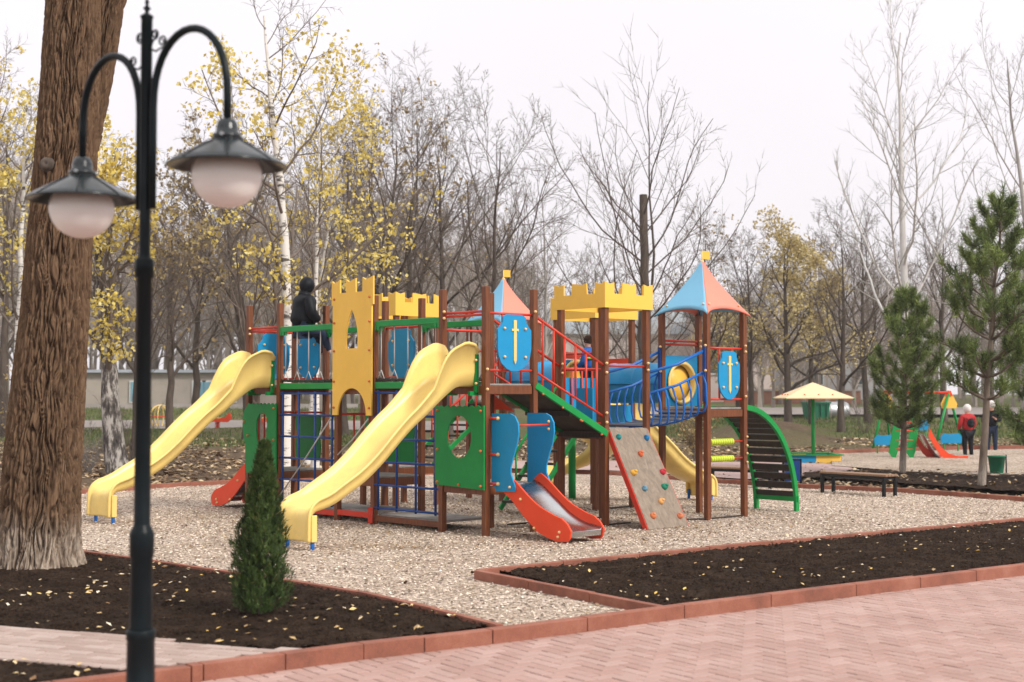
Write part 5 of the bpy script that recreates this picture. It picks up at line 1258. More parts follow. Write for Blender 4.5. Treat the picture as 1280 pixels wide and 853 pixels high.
# ------------------------------------------------------------------ buildings
def house(name, x0, x1, Y, depth, z0, z1, wallm, label, wins=(), roofm=None, roofh=0, cat='building', winm='winblue', over=.3, frame='white'):
    root = empty(name, ((x0+x1)/2, Y, z0), label, cat); m = MB()
    m.box(((x0+x1)/2, Y+depth/2, (z0+z1)/2-.3), (x1-x0, depth, z1-z0+.6)); m.build('wall', M[wallm], root)
    for wx, wz, ww, wh in wins:
        m = MB(); m.box((wx, Y-.03, wz), (ww+.16, .10, wh+.16)); fo = m.build('window', M[frame], root)
        m = MB(); m.box((wx, Y-.09, wz), (ww, .03, wh)); m.build('shutter', M[winm], fo)
    if roofm:
        m = MB(); a = over; xm0, xm1, ym0, ym1 = x0-a, x1+a, Y-a, Y+depth+a
        if roofh:
            v = [m.bm.verts.new(c) for c in ((xm0, ym0, z1), (xm1, ym0, z1), (xm1, ym1, z1), (xm0, ym1, z1), (xm0, (ym0+ym1)/2, z1+roofh), (xm1, (ym0+ym1)/2, z1+roofh))]
            for f in ((0, 1, 5, 4), (2, 3, 4, 5), (0, 4, 3), (1, 2, 5), (0, 3, 2, 1)): m._f([v[i] for i in f])
        else: m.box(((xm0+xm1)/2, (ym0+ym1)/2, z1+.1), (xm1-xm0, ym1-ym0, .22))
        m.build('roof', M[roofm], root)
    return root
def X(px, Y): return (px-640)/F*Y
def Zp(py, Y): return P(640, py, Y).z
Y = 80
house('long_building', X(60, Y), X(345, Y), Y, 9, outz(Y), Zp(466, Y), 'wallbeige', 'long low beige building behind the left slide with blue shutters', [(X(p, Y), Zp(490, Y), .62, 1.1 if p != 190 else 1.25) for p in (171, 249, 262, 288)], 'roofgrey', .25)
Y = 105
hb = house('pale_building', X(690, Y), X(905, Y), Y, 14, outz(Y), Zp(418, Y), 'wallpink', 'large pale pink building with a grey blue roof behind the castle', [(X(p, Y), Zp(470, Y), 1.5, 2.2) for p in (715, 760, 850)], 'roofgrey', 2.2, winm='glass')
ax0 = (X(812, Y), X(840, Y)); m = MB()
cx2 = X(905, Y); 
hb2 = house('arched_hall', X(862, Y), X(950, Y), Y-6, 8, outz(Y), Zp(395, Y), 'wallpink', 'pale hall with a big arched window behind the right tower', [], 'roofgrey', 1.2)
m = MB(); c = Vector((X(907, Y-6), Y-6.06, Zp(440, Y-6))); m.panel(c*1.0, Vector((1, 0, 0)), [(-1.9, -c.z*0-1.6), (1.9, -1.6), (1.9, .0)]+ell(0, 0, 1.9, 1.5, 16, 0, math.pi, True)[1:]+[(-1.9, -1.6)][:0], .1); wf = m.build('window', M['white'], hb2)
m = MB(); m.panel(c-Vector((0, .07, 0)), Vector((1, 0, 0)), [(-1.7, -1.45), (1.7, -1.45), (1.7, .0)]+ell(0, 0, 1.7, 1.3, 16, 0, math.pi, True)[1:], .05); m.build('pane', M['glass'], wf)
Y = 110
house('grey_building', X(985, Y), X(1170, Y), Y, 12, outz(Y), Zp(443, Y), 'wallgrey', 'low grey building behind the sandpit umbrella', [(X(p, Y), Zp(470, Y), 1.0, 1.3) for p in (1020, 1075, 1120)], 'roofgrey', .8, winm='glass')
Y = 90; root = empty('brick_wall', (X(965, Y), Y, outz(Y)), 'low red brick wall with a pale capping behind the mound', 'wall')
m = MB(); m.box((X(990, Y), Y, Zp(499, Y)), (X(1075, Y)-X(905, Y), .3, 1.0)); m.build('wall', M['brickred'], root)
m = MB(); m.box((X(990, Y), Y, Zp(499, Y)+.56), (X(1075, Y)-X(905, Y)+.1, .42, .12)); m.build('coping', M['concrete'], root)
Y = 62; root = empty('kerb_wall', (X(200, Y), Y, outz(Y)), 'low pale concrete wall along the grass below the beige building', 'wall')
m = MB(); m.box((X(190, Y+14), Y+14, outz(Y+14)+.1), (22, .25, .35)); m.build('wall', M['concrete'], root)
# storage tank, green container
def tankset():
    Y = 62; z = Zp(526, Y); root = empty('storage_tank', (X(1045, Y), Y, z), 'grey cylindrical tank lying beside a green container', 'tank')
    m = MB(); m.lathe(Vector((X(1023, Y), Y, z+.42)), [(.02, -.06), (.25, -.03), (.36, .03), (.40, .1), (.40, 1.25), (.36, 1.32), (.2, 1.38), (.01, 1.40)], 24, axis=Vector((1, .25, 0))); m.build('tank_body', M['galv'], root)
    m = MB(); m.lathe(Vector((X(1033, Y), Y+.1, z+.42)), [(.41, 0), (.415, 0), (.415, .05), (.41, .05)], 24, axis=Vector((1, .25, 0))); m.build('tank_band', M['concrete'], root)
    root = empty('green_container', (X(1012, Y), Y-.8, z), 'dark green open topped waste container left of the grey tank', 'container')
    m = MB(); x0, x1 = X(1000, Y), X(1029, Y); h = .76; v = []
    for zz, e in ((0, -.1), (h, 0)):
        v.append([m.bm.verts.new(c) for c in ((x0-e, Y-1.3, z+zz), (x1+e, Y-1.3, z+zz), (x1+e, Y-.3, z+zz), (x0-e, Y-.3, z+zz))])
    for i in range(4): m._f([v[0][i], v[0][(i+1) % 4], v[1][(i+1) % 4], v[1][i]])
    m._f(v[0][::-1]); m.build('tub', M['dumpg'], root).modifiers.new('s', 'SOLIDIFY').thickness = .04
    m = MB()
    for a in (x0, x1): m.box((a, Y-.8, z+h+.02), (.08, 1.1, .07))
    for b in (Y-1.33, Y-.27): m.box(((x0+x1)/2, b, z+h+.02), (x1-x0, .07, .07))
    for k in range(4): m.box((x0+(x1-x0)*(k+.5)/4, Y-1.34, z+h/2), (.05, .05, h))
    m.build('rim', M['dumpg'], root)
tankset()
# ------------------------------------------------------------------ furniture
def bench(a, b, width, zt, label, name='park_bench'):
    root = empty(name, (a+b)/2, label, 'bench', 'backless benches round the playground'); d = (b-a).normalized(); s = UP.cross(d)
    m = MB()
    for k in range(4): m.beam(a-d*.05+s*(width*(k+.5)/4)+UP*(zt-.02), b+d*.05+s*(width*(k+.5)/4)+UP*(zt-.02), width/4-.012, .035, bev=.006)
    m.build('seat', M['benchwood'], root)
    for p in (a, b):
        for w_ in (.02, width-.02):
            m = MB(); m.box(p+s*w_+UP*(zt-.04)/2, (.05, .05, zt-.04), rz=math.atan2(d.y, d.x), bev=.004); m.build('leg', M['black'], root)
    m = MB(); 
    for w_ in (.02, width-.02): m.beam(a+s*w_+UP*(zt-.065), b+s*w_+UP*(zt-.065), .03, .05)
    for p in (a, b): m.beam(p+UP*(zt-.065), p+s*width+UP*(zt-.065), .03, .05)
    m.build('frame', M['black'], root)
bench(G(1027, 616), G(1104, 621.5), .33, .37, 'backless bench with a pale wooden seat and black legs right of the arched ladder')
bench(G(881, 608), G(962, 611.5), .33, .37, 'backless bench partly hidden behind the right tower')
# litter bin
def litter_bin():
    c = G(990, 606); root = empty('litter_bin', c, 'square blue litter bin between black posts behind the arched ladder', 'litter bin')
    m = MB(); m.box(c+UP*.27, (.27, .22, .40), bev=.01); m.build('tub', M['bluem'], root); m = MB(); m.box(c+UP*.475, (.29, .24, .02)); m.build('rim', M['black'], root)
    for s in (-.165, .165):
        m = MB(); m.box(c+Vector((s, 0, .22)), (.035, .035, .52)); m.build('post', M['black'], root)
litter_bin()
# sandpit + umbrella
def sandpit():
    a = G(989, 580.5, .07); b = G(1061, 582.5, .07); Y = a.y; a = Vector((a.x, Y, .07)); b = Vector((b.x, Y, .07)); wd = b.x-a.x; c = Vector(((a.x+b.x)/2, Y+wd/2, .07))
    root = empty('sandpit', c, 'square wooden sandpit with blue and yellow boards under the umbrella', 'sandpit')
    h = .20; k = 0
    for p, r_ in ((a, b), (b, b+Vector((0, wd, 0))), (b+Vector((0, wd, 0)), a+Vector((0, wd, 0))), (a+Vector((0, wd, 0)), a)):
        md = (p+r_)/2; 
        for (u_, v_), mt in (((p, md), 'blue'), ((md, r_), 'yellow')):
            m = MB(); m.beam(u_+UP*h/2, v_+UP*h/2, .03, h); m.build('side_board', M[mt], root)
    for p, r_ in ((a, b), (b, b+Vector((0, wd, 0))), (b+Vector((0, wd, 0)), a+Vector((0, wd, 0))), (a+Vector((0, wd, 0)), a)):
        m = MB(); m.beam(p+UP*(h+.012), r_+UP*(h+.012), .14, .022); m.build('seat_rim', M['greenm'], root)
    m = MB(); m.box(c+UP*.06, (wd-.04, wd-.04, .1)); m.build('sand', M['gravel'], root)
    root = empty('sandpit_umbrella', c, 'square cream umbrella roof on a green pole over the sandpit', 'umbrella')
    px = 1016; x = P(px, 500, c.y).x; cc = Vector((x, c.y, .07)); m = MB(); m.tube([cc, cc+UP*1.9], .045, 12); m.build('pole', M['greenm'], root)
    zr = Zp(497.5, c.y); za = Zp(478, c.y); r_ = (1058-974)/F*c.y/2; m = MB(); cv = [cc.xy.to_3d()+Vector((r_*sx, r_*sy, zr)) for sx, sy in ((-1, -1), (1, -1), (1, 1), (-1, 1))]
    ap = m.bm.verts.new(Vector((x, c.y, za))); vs_ = [m.bm.verts.new(v) for v in cv]
    for i in range(4): m._f([vs_[i], vs_[(i+1) % 4], ap])
    o = m.build('canopy', M['cream'], root); sm = o.modifiers.new('s', 'SOLIDIFY'); sm.thickness = .025
    m = MB()
    for i in range(4): m.beam(cv[i]-UP*.03, Vector((x, c.y, za-.05)), .03, .04)
    m.build('rib', M['greenm'], root)
    m = MB()
    for i in range(4):
        for t in (.25, .5, .75):
            p = cv[i].lerp(cv[(i+1) % 4], t)*.82+Vector((x, c.y, za))*.18; m.ball(p+UP*.012, .022, (1, 1, .6), 5)
    m.build('bolts', M['capo'], root)
sandpit()
# swing frames and little slide in the second play area
def zt(Y): return outz(Y)+.07
def swing():
    Y = 37.5; p1 = at(1100, Y); p2 = at(1187, Y+.6)
    root = empty('swing_set', (p1+p2)/2, 'green legged swing frame with blue boards and yellow end gable behind the pines', 'swing'); tops = []
    for pxa, pxb, pxt, Yf in ((1091, 1113, 1107, Y), (1169, 1205, 1186, Y+.6)):
        top = P(pxt, 491, Yf); tops.append(top)
        for pxl, dy in ((pxa, -.35), (pxb, .35)):
            g = P(pxl, 590, Yf+dy); g.z = zt(Yf); m = MB(); m.tube([g, top], .035, 8); m.build('leg', M['greenm'], root)
        m = MB(); m.panel(Vector((top.x, top.y, 0)), Vector((1, 0, 0)), [(-.2, top.z-.42), (.2, top.z-.42), (.22, top.z-.30), (.06, top.z+.02), (-.06, top.z+.02), (-.22, top.z-.30)], .02); m.build('gable_panel', M['yellow'], root)
        m = MB(); m.panel(Vector((top.x, top.y-.02, 0)), Vector((1, 0, 0)), [(-.10, top.z-.09), (.10, top.z-.09), (.05, top.z+.05), (-.05, top.z+.05)], .02); m.build('gable_cap', M['red'], root)
    m = MB(); m.tube(tops, .035, 8); m.build('top_bar', M['redm'], root)
    for px in (1122, 1148):
        s = P(px, 545, Y+.2); 
        m = MB(); m.tube([Vector((s.x-.14, s.y, tops[0].z)), Vector((s.x-.14, s.y, s.z))], .007, 5); m.tube([Vector((s.x+.14, s.y, tops[0].z)), Vector((s.x+.14, s.y, s.z))], .007, 5); ch = m.build('chain', M['galv'], root)
        m = MB(); m.box(s, (.34, .16, .03), bev=.008); m.build('seat', M['black'], root)
swing()
def blue_board(px, py, Y, w_, h, label):
    s = P(px, py, Y); root = empty('play_panel', Vector((s.x, Y, zt(Y))), label, 'play panel'); m = MB()
    m.panel(Vector((s.x, Y, 0)), Vector((1, 0, 0)), [(-w_/2, s.z-h/2), (w_/2, s.z-h/2), (w_/2+.03, s.z), (w_*.4, s.z+h/2), (-w_*.1, s.z+h*.4), (-w_*.35, s.z+h/2), (-w_/2-.02, s.z+h*.1)], .03); m.build('board', M['blue'], root)
    for sx in (-.35, .35):
        m = MB(); m.tube([(s.x+w_*sx, Y+.03, zt(Y)-.05), (s.x+w_*sx, Y+.03, s.z)], .02, 8); m.build('leg', M['greenm'], root)
    return root
blue_board(1105, 550, 36, .46, .26, 'wavy blue play board on short legs left of the middle pine trunk')
blue_board(1189, 548, 37, .52, .26, 'wavy blue play board beside the visitor in the red coat')
blue_board(1152, 531, 38, .32, .30, 'small blue board above the red mini slide')
def mini_slide():
    Y = 34.5; root = empty('mini_slide', at(1165, Y), 'small orange red slide with green ladder sides behind the middle pine', 'slide'); z0 = zt(Y)
    for px in (1119, 1141):
        a = P(px-4, 583, Y); b = P(px+3, 524, Y); m = MB(); m.panel(Vector((0, Y, 0)), Vector((1, 0, 0)), [(a.x-.08, z0+.12), (a.x+.02, z0-.02), (a.x+.09, z0-.02), (a.x+.14, z0+.14), (b.x+.1, b.z), (b.x+.02, b.z+.05), (b.x-.08, b.z)], .03); m.build('ladder_side', M['green'], root)
    for z in (.2, .42, .64, .85):
        x0, x1 = P(1119, 550, Y).x, P(1141, 550, Y).x; m = MB(); m.tube([(x0, Y, z0+z), (x1, Y, z0+z)], .018, 6); m.build('rung', M['redm'], root)
    pts = [(1146, 545), (1152, 556), (1160, 568), (1170, 576), (1182, 579), (1194, 578)]
    for k, (dy, mt) in enumerate(((-.05, 'red'), (.4, 'darkwood'))):
        up = []; lo = []
        for i, (a, b) in enumerate(pts):
            p = P(a+(12 if k == 0 else -2), b-3, Y); up.append((p.x, p.z+.14-(.03*i/5))); lo.append((p.x-.02, p.z-.06))
        m = MB(); m.panel(Vector((0, Y+dy-.2, 0)), Vector((1, 0, 0)), up[::1]+lo[::-1], .03); m.build('slide_side', M['red'] if k == 0 else M['redm'], root)
    m = MB(); vs_ = []
    for a, b in pts:
        p = P(a+6, b-1, Y); vs_.append([m.bm.verts.new((p.x, Y-.24+d_, p.z)) for d_ in (0, .44)])
    for a, b in zip(vs_[:-1], vs_[1:]): m._f([a[0], a[1], b[1], b[0]])
    o = m.build('slide_bed', M['steel'], root); o.modifiers.new('s', 'SOLIDIFY').thickness = .012
mini_slide()
def planter():
    c = G(1246, 592, .09); root = empty('green_bin', c, 'small green litter bin behind the trunk of the right pine', 'litter bin'); m = MB()
    m.lathe(c, [(.12, 0), (.13, .01), (.17, .33), (.18, .33), (.18, .36), (.155, .36), (.11, .03), (.001, .03)], 16); m.build('tub', M['dumpg'], root)
    m = MB(); m.tube([c+Vector((-.2, .02, -.05)), c+Vector((-.2, .02, .38))], .015, 6); m.tube([c+Vector((.2, .02, -.05)), c+Vector((.2, .02, .38))], .015, 6); m.build('post', M['black'], root)
planter()
def carousel():
    c = at(201, 52); c.z = outz(52); root = empty('climbing_hoops', c, 'yellow metal hoop climber on the grass behind the lamp post', 'climber'); 
    for k in range(4):
        a = k*math.pi/4; d = Vector((math.cos(a), math.sin(a), 0)); m = MB(); m.tube([c+d*.42*math.cos(t)+UP*(.40+.42*math.sin(t)) for t in [2*math.pi*i/24 for i in range(24)]], .022, 6, closed=True); m.build('hoop', M['slide'], root)
    m = MB(); m.tube([c+Vector((.42*math.cos(t), .42*math.sin(t), .4)) for t in [2*math.pi*i/24 for i in range(24)]], .02, 6, closed=True); m.build('ring', M['redm'], root)
    for px, lb in ((272, 'low red spring seat on the road side grass behind the first slide'), (328, 'red and orange spring rocker seen through the left green window')):
        c = at(px, 50); c.z = outz(50); root = empty('spring_rocker', c, lb, 'rocker')
        m = MB(); n = 40; m.tube([c+Vector((.08*math.cos(i*.9), .08*math.sin(i*.9), .30*i/n)) for i in range(n)], .016, 6); m.build('spring', M['redm'], root)
        m = MB(); m.panel(c+Vector((0, -.1, 0)), Vector((1, 0, 0)), [(-.42, .30), (.35, .28), (.5, .42), (.42, .62), (.30, .46), (0, .40), (-.25, .46), (-.48, .5)], .03); m.panel(c+Vector((0, .1, 0)), Vector((1, 0, 0)), [(-.42, .30), (.35, .28), (.5, .42), (.42, .62), (.30, .46), (0, .40), (-.25, .46), (-.48, .5)], .03); m.build('side_board', M['red'], root)
        m = MB(); m.box(c+Vector((-.05, 0, .43)), (.34, .2, .03)); m.build('seat', M['slide'], root)
carousel()
# ------------------------------------------------------------------ people
def skinned(name, verts, edges, radii, mat, parent, sub=2, root_i=0):
    me = bpy.data.meshes.new(name); me.from_pydata([tuple(v) for v in verts], edges, []); o = bpy.data.objects.new(name, me); COL.objects.link(o)
    sk = o.modifiers.new('s', 'SKIN'); sk.use_smooth_shade = True; sk.branch_smoothing = .6
    lay = me.skin_vertices[0] if me.skin_vertices else None
    if lay is None:
        bpy.context.view_layer.objects.active = o
        bm_ = bmesh.new(); bm_.from_mesh(me); bm_.verts.layers.skin.verify(); bm_.to_mesh(me); bm_.free(); lay = me.skin_vertices[0]
    for i, r_ in enumerate(radii):
        rr_ = r_ if isinstance(r_, tuple) else (r_, r_); lay.data[i].radius = rr_; lay.data[i].use_root = (i == root_i)
    s2 = o.modifiers.new('u', 'SUBSURF'); s2.levels = sub; s2.render_levels = sub
    dg = bpy.context.evaluated_depsgraph_get(); me2 = bpy.data.meshes.new_from_object(o.evaluated_get(dg)); bpy.data.objects.remove(o)
    me2.materials.clear(); me2.shade_smooth(); o2 = link(name, me2, mat, parent); return o2
def person(loc, scale, rz, joints, clothes, label, hat=None, backpack=None, hood=False):
    """joints in units of body height 1, z up, facing +Y before rotation"""
    root = empty('person', loc, label, 'person'); cr_, sr = math.cos(rz), math.sin(rz)
    def T(p): x, y, z = p; return Vector((loc[0]+scale*(x*cr_-y*sr), loc[1]+scale*(x*sr+y*cr_), loc[2]+scale*z))
    J = joints
    names = ['pelvis', 'belly', 'chest', 'neckb', 'neck', 'head', 'crown', 'shl', 'ell', 'wrl', 'hal', 'shr', 'elr', 'wrr', 'har', 'hil', 'knl', 'anl', 'tol', 'hir', 'knr', 'anr', 'tor']
    rad = dict(pelvis=.085, belly=.075, chest=.085, neckb=.045, neck=.034, head=.056, crown=.045, shl=.036, ell=.026, wrl=.018, hal=.02, shr=.036, elr=.026, wrr=.018, har=.02, hil=.055, knl=.036, anl=.023, tol=.022, hir=.055, knr=.036, anr=.023, tor=.022)
    E = [('pelvis', 'belly'), ('belly', 'chest'), ('chest', 'neckb'), ('neckb', 'neck'), ('neck', 'head'), ('head', 'crown'), ('neckb', 'shl'), ('shl', 'ell'), ('ell', 'wrl'), ('wrl', 'hal'), ('neckb', 'shr'), ('shr', 'elr'), ('elr', 'wrr'), ('wrr', 'har'), ('pelvis', 'hil'), ('hil', 'knl'), ('knl', 'anl'), ('anl', 'tol'), ('pelvis', 'hir'), ('hir', 'knr'), ('knr', 'anr'), ('anr', 'tor')]
    ix = {n: i for i, n in enumerate(names)}
    vv = [T(J[n]) for n in names]; rr = [rad[n]*scale for n in names]; ee = [(ix[a], ix[b]) for a, b in E]
    # fingers: short chains rooted in each palm
    for s, hn, wn in ((1, 'hal', 'wrl'), (-1, 'har', 'wrr')):
        h = Vector(J[hn]); w_ = Vector(J[wn]); d = (h-w_).normalized(); sd_ = d.cross(Vector((0, 0, 1))) if abs(d.z) < .9 else d.cross(Vector((1, 0, 0))); sd_.normalize(); pn = d.cross(sd_)
        for k, (o_, l_) in enumerate(((-.014, .030), (-.005, .036), (.004, .034), (.013, .027))):
            a = len(vv); vv.append(T(h+sd_*o_+d*.012)); rr.append(.0055*scale); vv.append(T(h+sd_*o_*1.2+d*(.012+l_*.6)+pn*.004)); rr.append(.0052*scale); vv.append(T(h+sd_*o_*1.2+d*(.012+l_)+pn*.014)); rr.append(.0045*scale)
            ee += [(ix[hn], a), (a, a+1), (a+1, a+2)]
        a = len(vv); vv.append(T(h+sd_*-.024)); rr.append(.006*scale); vv.append(T(h+sd_*-.030+d*.018)); rr.append(.005*scale); ee += [(ix[hn], a), (a, a+1)]
    body = skinned('body', vv, ee, rr, M['skin'], root)
    # face
    hd, nk = T(J['head']), T(J['crown']); fw = (T((0, 1, 0))-T((0, 0, 0))).normalized(); sdv = (T((1, 0, 0))-T((0, 0, 0))).normalized(); up_ = (nk-T(J['neck'])).normalized()
    hc = (hd+nk)/2+up_*.005*scale
    m = MB(); m.ball(hc+fw*.058*scale-up_*.012*scale, .010*scale, (1, 1.2, 1.6), 6); m.build('nose', M['skin'], root)
    for s in (-1, 1):
        m = MB(); m.ball(hc+fw*.050*scale+sdv*.020*scale*s, .007*scale, (1, 1, .7), 6); m.build('eye', M['black'], root)
        m = MB(); m.ball(hc+sdv*.056*scale*s, .013*scale, (.5, .8, 1.3), 6); m.build('ear', M['skin'], root)
    m = MB(); m.ball(hc+fw*.048*scale-up_*.036*scale, .014*scale, (1.1, .4, .3), 6); m.build('mouth', M['redm'], root)
    # clothes
    jk, tr_, sh = clothes[:3]; puff = clothes[3] if len(clothes) > 3 else 1.0
    up_set = ['pelvis', 'belly', 'chest', 'neckb', 'neck', 'shl', 'ell', 'wrl', 'shr', 'elr', 'wrr']; ra = dict(pelvis=.105, belly=.105, chest=.108, neckb=.062, neck=.045, shl=.054, ell=.044, wrl=.036, shr=.054, elr=.044, wrr=.036)
    i2 = {n: i for i, n in enumerate(up_set)}; skinned('jacket', [T(J[n]) for n in up_set], [(i2[a], i2[b]) for a, b in E if a in i2 and b in i2], [ra[n]*scale*puff for n in up_set], M[jk], root)
    lo_set = ['pelvis', 'hil', 'knl', 'anl', 'hir', 'knr', 'anr']; rb_ = dict(pelvis=.095, hil=.068, knl=.048, anl=.036, hir=.068, knr=.048, anr=.036)
    i3 = {n: i for i, n in enumerate(lo_set)}; skinned('trousers', [T(J[n]) for n in lo_set], [(i3[a], i3[b]) for a, b in E if a in i3 and b in i3], [rb_[n]*scale for n in lo_set], M[tr_], root)
    for a, b in (('anl', 'tol'), ('anr', 'tor')):
        A, B = T(J[a]), T(J[b]); skinned('shoe', [A, A.lerp(B, .5), B], [(0, 1), (1, 2)], [.034*scale, .036*scale, .030*scale], M[sh], root)
    if hat: 
        m = MB(); m.ball(hc+up_*.012*scale-fw*.008*scale, (.082 if hood else .074)*scale, (1, 1.08, 1.12), 10)
        m.ball(hc+up_*.03*scale-fw*.004*scale, .077*scale, (1, 1.05, .45), 8)
        m.build('hood' if hood else 'hat', M[hat], root)
        if hood: m = MB(); m.tube([hc-up_*.05*scale-fw*.02*scale, T(J['neckb'])-fw*.01*scale], [.06*scale, .075*scale], 12); m.build('hood_collar', M[hat], root)
    else:
        m = MB(); m.ball(hc+up_*.016*scale-fw*.010*scale, .066*scale, (1, 1.05, 1.05), 10); m.build('hair', M['hair'], root)
    if backpack:
        ch = T(J['chest']); bl = T(J['belly']); m = MB(); m.ball((ch*.6+bl*.4)-fw*.125*scale, .075*scale, (1.0, .6, 1.15), 10); m.ball((ch*.4+bl*.6)-fw*.16*scale-UP*.02*scale, .045*scale, (1.0, .6, .9), 8); bp = m.build('backpack', M[backpack], root)
        m = MB()
        for s in (-1, 1):
            a = ch+sdv*.055*scale*s; m.tube([a-fw*.1*scale+UP*.02*scale, a+UP*.085*scale, a+fw*.105*scale, a+fw*.11*scale-UP*.08*scale], .008*scale, 6)
        m.build('strap', M[backpack], bp)
    return root
stand = dict(pelvis=(0, 0, .50), belly=(0, .005, .60), chest=(0, .0, .71), neckb=(0, -.005, .805), neck=(0, .005, .85), head=(0, .015, .895), crown=(0, .012, .945),
             shl=(-.115, -.005, .79), ell=(-.15, .01, .63), wrl=(-.13, .10, .55), hal=(-.10, .14, .56), shr=(.115, -.005, .79), elr=(.15, .01, .63), wrr=(.13, .10, .55), har=(.10, .14, .56),
             hil=(-.055, 0, .475), knl=(-.06, .01, .26), anl=(-.06, -.01, .04), tol=(-.065, .08, .022), hir=(.055, 0, .475), knr=(.065, .01, .26), anr=(.07, -.01, .04), tor=(.075, .08, .022))
pr = P(1210, 576, 35.5); person((pr.x, 35.5, .10), P(1210, 507, 35.5).z-.09, R(12), stand, ('jred', 'jblack', 'jblack'), 'woman in a red coat and white hat with her back turned and a black bag', hat='hatw', backpack='jblack')
s2 = dict(stand); s2['wrl'] = (-.08, .13, .66); s2['hal'] = (-.05, .16, .69)
person((P(1240, 570, 37.5).x, 37.5, .12), 1.40, R(160), s2, ('jblack', 'jeans', 'jblack'), 'person in a dark jacket and pale hat half hidden by the right pine', hat='hatw')
# child in black on the rail of the left tower: sits on the far top rail, legs over the bridge
kid = dict(pelvis=(0, 0, .0), belly=(-.01, .02, .10), chest=(-.02, .03, .22), neckb=(-.01, .04, .31), neck=(0, .05, .35), head=(.0, .065, .40), crown=(.005, .06, .455),
           shl=(-.115, .03, .295), ell=(-.17, .00, .15), wrl=(-.10, .11, .07), hal=(-.06, .15, .05), shr=(.115, .04, .295), elr=(.16, .05, .14), wrr=(.11, .15, .06), har=(.07, .18, .04),
           hil=(-.055, .02, -.02), knl=(-.07, .21, -.07), anl=(-.06, .26, -.28), tol=(-.06, .34, -.30), hir=(.055, .02, -.02), knr=(.07, .22, -.06), anr=(.07, .28, -.26), tor=(.07, .36, -.28))
kp = P(377, 409, 20.75)
person(kp, 1.38, R(-62), kid, ('jblack', 'jeans', 'shoe', 1.36), 'child in a hooded black puffer jacket perched on the rail above the left bridge', hat='jblack', hood=True)
kp2 = (P(736, 480, 21.35).x, 21.4, 1.52)
s3 = dict(stand)
person(kp2, 1.06, R(60), s3, ('jblue', 'jeans', 'shoe'), 'child in a bright blue jacket standing on the back castle deck')
m = MB(); cc = Vector(kp2)+UP*.72
m = MB(); rg = [cc+Vector((.118*math.cos(t), .118*math.sin(t), .0)) for t in [2*math.pi*i/20 for i in range(20)]]; m.tube(rg, .016, 6, closed=True)
o = m.build('jacket_stripe', M['lime'], bpy.data.objects[[x.name for x in bpy.data.objects if x.name.startswith('person')][-1]])
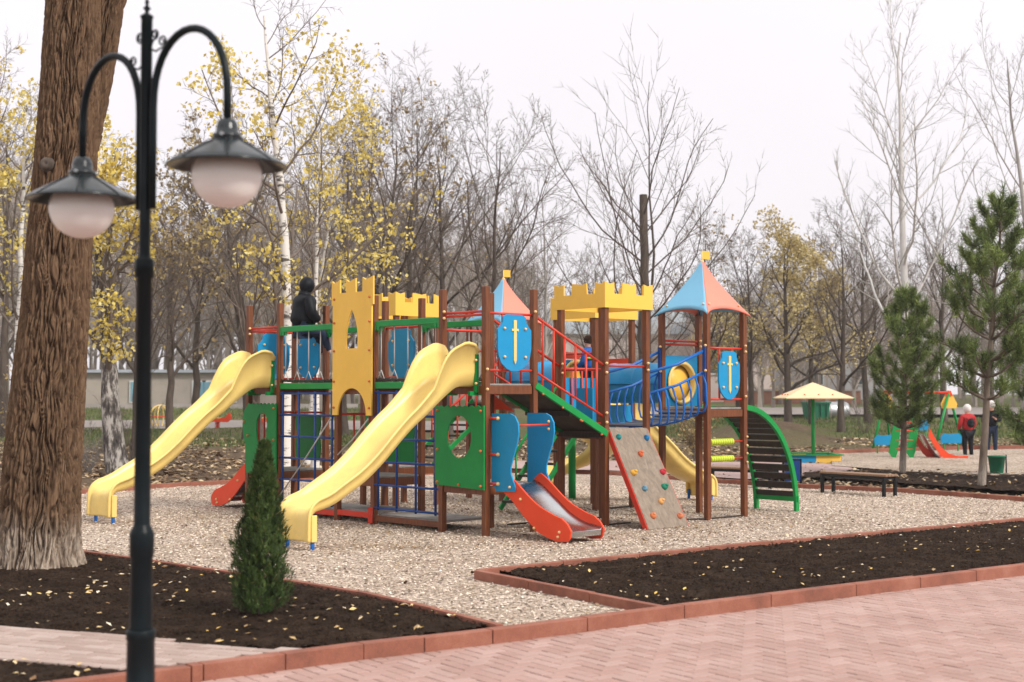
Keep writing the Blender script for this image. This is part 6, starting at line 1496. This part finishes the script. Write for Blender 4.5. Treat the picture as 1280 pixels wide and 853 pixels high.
# ------------------------------------------------------------------ street lamp in front
def street_lamp():
    Y = 6.3; c = P(178, 600, Y); c.z = -.02; x0 = P(179, 500, Y).x; c.x = x0
    root = empty('street_lamp', c, 'black double armed street lamp with two white globes under wide metal shades', 'street lamp')
    s_ = Y/F; hz = lambda py: Zp(py, Y)
    m = MB(); prof = [(.14, -.05), (.14, .06), (.115, .08), (.105, .30), (.095, .34), (.075, .40), (.062, .42), (.060, .62), (.064, .625), (.064, .66), (.058, .67), (.055, hz(800)), (.050, hz(792)), (.048, hz(698)), (.053, hz(695)), (.054, hz(668)), (.050, hz(664)), (.038, hz(657)), (.036, hz(655)), (.034, hz(348)), (.042, hz(347)), (.042, hz(327)), (.038, hz(324)), (.027, hz(322)), (.025, hz(316)), (.025, hz(24)), (.030, hz(22)), (.028, hz(20)), (.010, hz(17)), (.008, hz(14)), (.018, hz(11)), (.006, hz(7)), (.010, hz(3)), (.004, hz(-2)), (.001, hz(-10))]
    m.lathe(Vector((c.x, c.y, 0)), prof, 28); m.build('pole', M['lamp'], root)
    for sg, end_px, end_py, apex_py, Ye in ((1, 284, 158, 37, 6.02), (-1, 103, 205, 70, 6.62)):
        e = P(end_px, end_py, Ye); pc = Vector((c.x, c.y, 0)); dr = Vector((e.x-pc.x, e.y-pc.y, 0)); Lr = dr.length; dr.normalize(); za = P(240, apex_py, (Y+Ye)/2).z if sg == 1 else P(150, apex_py, (Y+Ye)/2).z
        st = pc+dr*.047; z_st = za-(.32 if sg == 1 else .30); pts = [st+UP*hz(262 if sg == 1 else 262), st+UP*(z_st-.12), st+UP*z_st]; n = 18; rx = (Lr-.047)/2; cxm = .047+rx
        for i in range(1, n):
            t = math.pi-math.pi*i/n; pts.append(pc+dr*(cxm+rx*math.cos(t))+UP*(z_st+(za-z_st)*math.sin(t)**.9 if True else 0))
        zend = e.z; pts.append(pc+dr*Lr+UP*(z_st)); 
        if zend < z_st: pts.append(pc+dr*Lr+UP*zend)
        m = MB(); m.tube(pts, .017, 12); arm = m.build('arm', M['lamp'], root)
        # spare tube alongside the pole
        f = Vector((e.x, e.y, zend)); m = MB()
        m.lathe(f, [(.030, .03), (.040, .02), (.047, -.005), (.048, -.032), (.060, -.034), (.063, -.052), (.054, -.056), (.072, -.062), (.15, -.104), (.222, -.144), (.252, -.164), (.256, -.173), (.246, -.170), (.20, -.144), (.10, -.092), (.05, -.07), (.001, -.07)], 36); sh = m.build('lamp_shade', M['shade'], arm)
        m = MB()
        for k in range(8):
            a = k*math.pi/4+.2; d_ = Vector((math.cos(a), math.sin(a), 0)); m.tube([f+d_*.08-UP*.064, f+d_*.15-UP*.102, f+d_*.222-UP*.142, f+d_*.253-UP*.163], .003, 5)
        m.build('shade_seam', M['lamp'], arm)
        m = MB()
        for k in range(3):
            a = k*2.094+.4; d_ = Vector((math.cos(a), math.sin(a), 0)); m.tube([f+d_*.05-UP*.043, f+d_*.075-UP*.043], .008, 6)
        m.build('clamp_screw', M['galv'], arm)
        m = MB(); g = f-UP*.212; pr_ = [(.001, -.138)]+[(.148*math.sin(t), -.138*math.cos(t)) for t in [math.pi*i/24 for i in range(1, 20)]]; m.lathe(g, pr_, 36); m.build('globe', M['globe'], arm)
        # scroll ornaments
        def curl(o_, a0, sgn, r0_, turns=1.5, n_=26):
            return [o_+dr*(sgn*r0_*(1-.7*i/n_)*math.cos(a0+turns*2*math.pi*i/n_))+UP*(r0_*(1-.7*i/n_)*math.sin(a0+turns*2*math.pi*i/n_)) for i in range(n_+1)]
        m = MB(); z1 = hz(45); m.tube([pc+dr*.028+UP*(z1-.05)]+curl(pc+dr*.052+UP*z1, -1.9, 1, .024), .0045, 6); m.build('scroll', M['lamp'], root)
        m = MB(); z1 = hz(50 if sg == 1 else 68); m.tube([pc+dr*.028+UP*(z1-.045), pc+dr*.06+UP*(z1-.06)]+curl(pc+dr*.10+UP*(z1-.02), -1.7, 1, .028), .0045, 6); m.build('scroll', M['lamp'], root)
street_lamp()
# ------------------------------------------------------------------ haze
def haze():
    m = MB(); m.box((0, 140, 16), (820, 480, 35)); me = m.build('haze', None); me.data.materials.clear()
    mt = bpy.data.materials.new('haze_air'); mt.use_nodes = True; t = mt.node_tree; t.nodes.clear()
    o = t.nodes.new('ShaderNodeOutputMaterial'); v = t.nodes.new('ShaderNodeVolumePrincipled'); v.inputs['Color'].default_value = (.97, .95, .97, 1); v.inputs['Density'].default_value = .0007; v.inputs['Anisotropy'].default_value = .3
    t.links.new(v.outputs[0], o.inputs['Volume']); me.data.materials.append(mt); tag(me, 'thin autumn haze in the air over the park', kind='stuff')
haze()
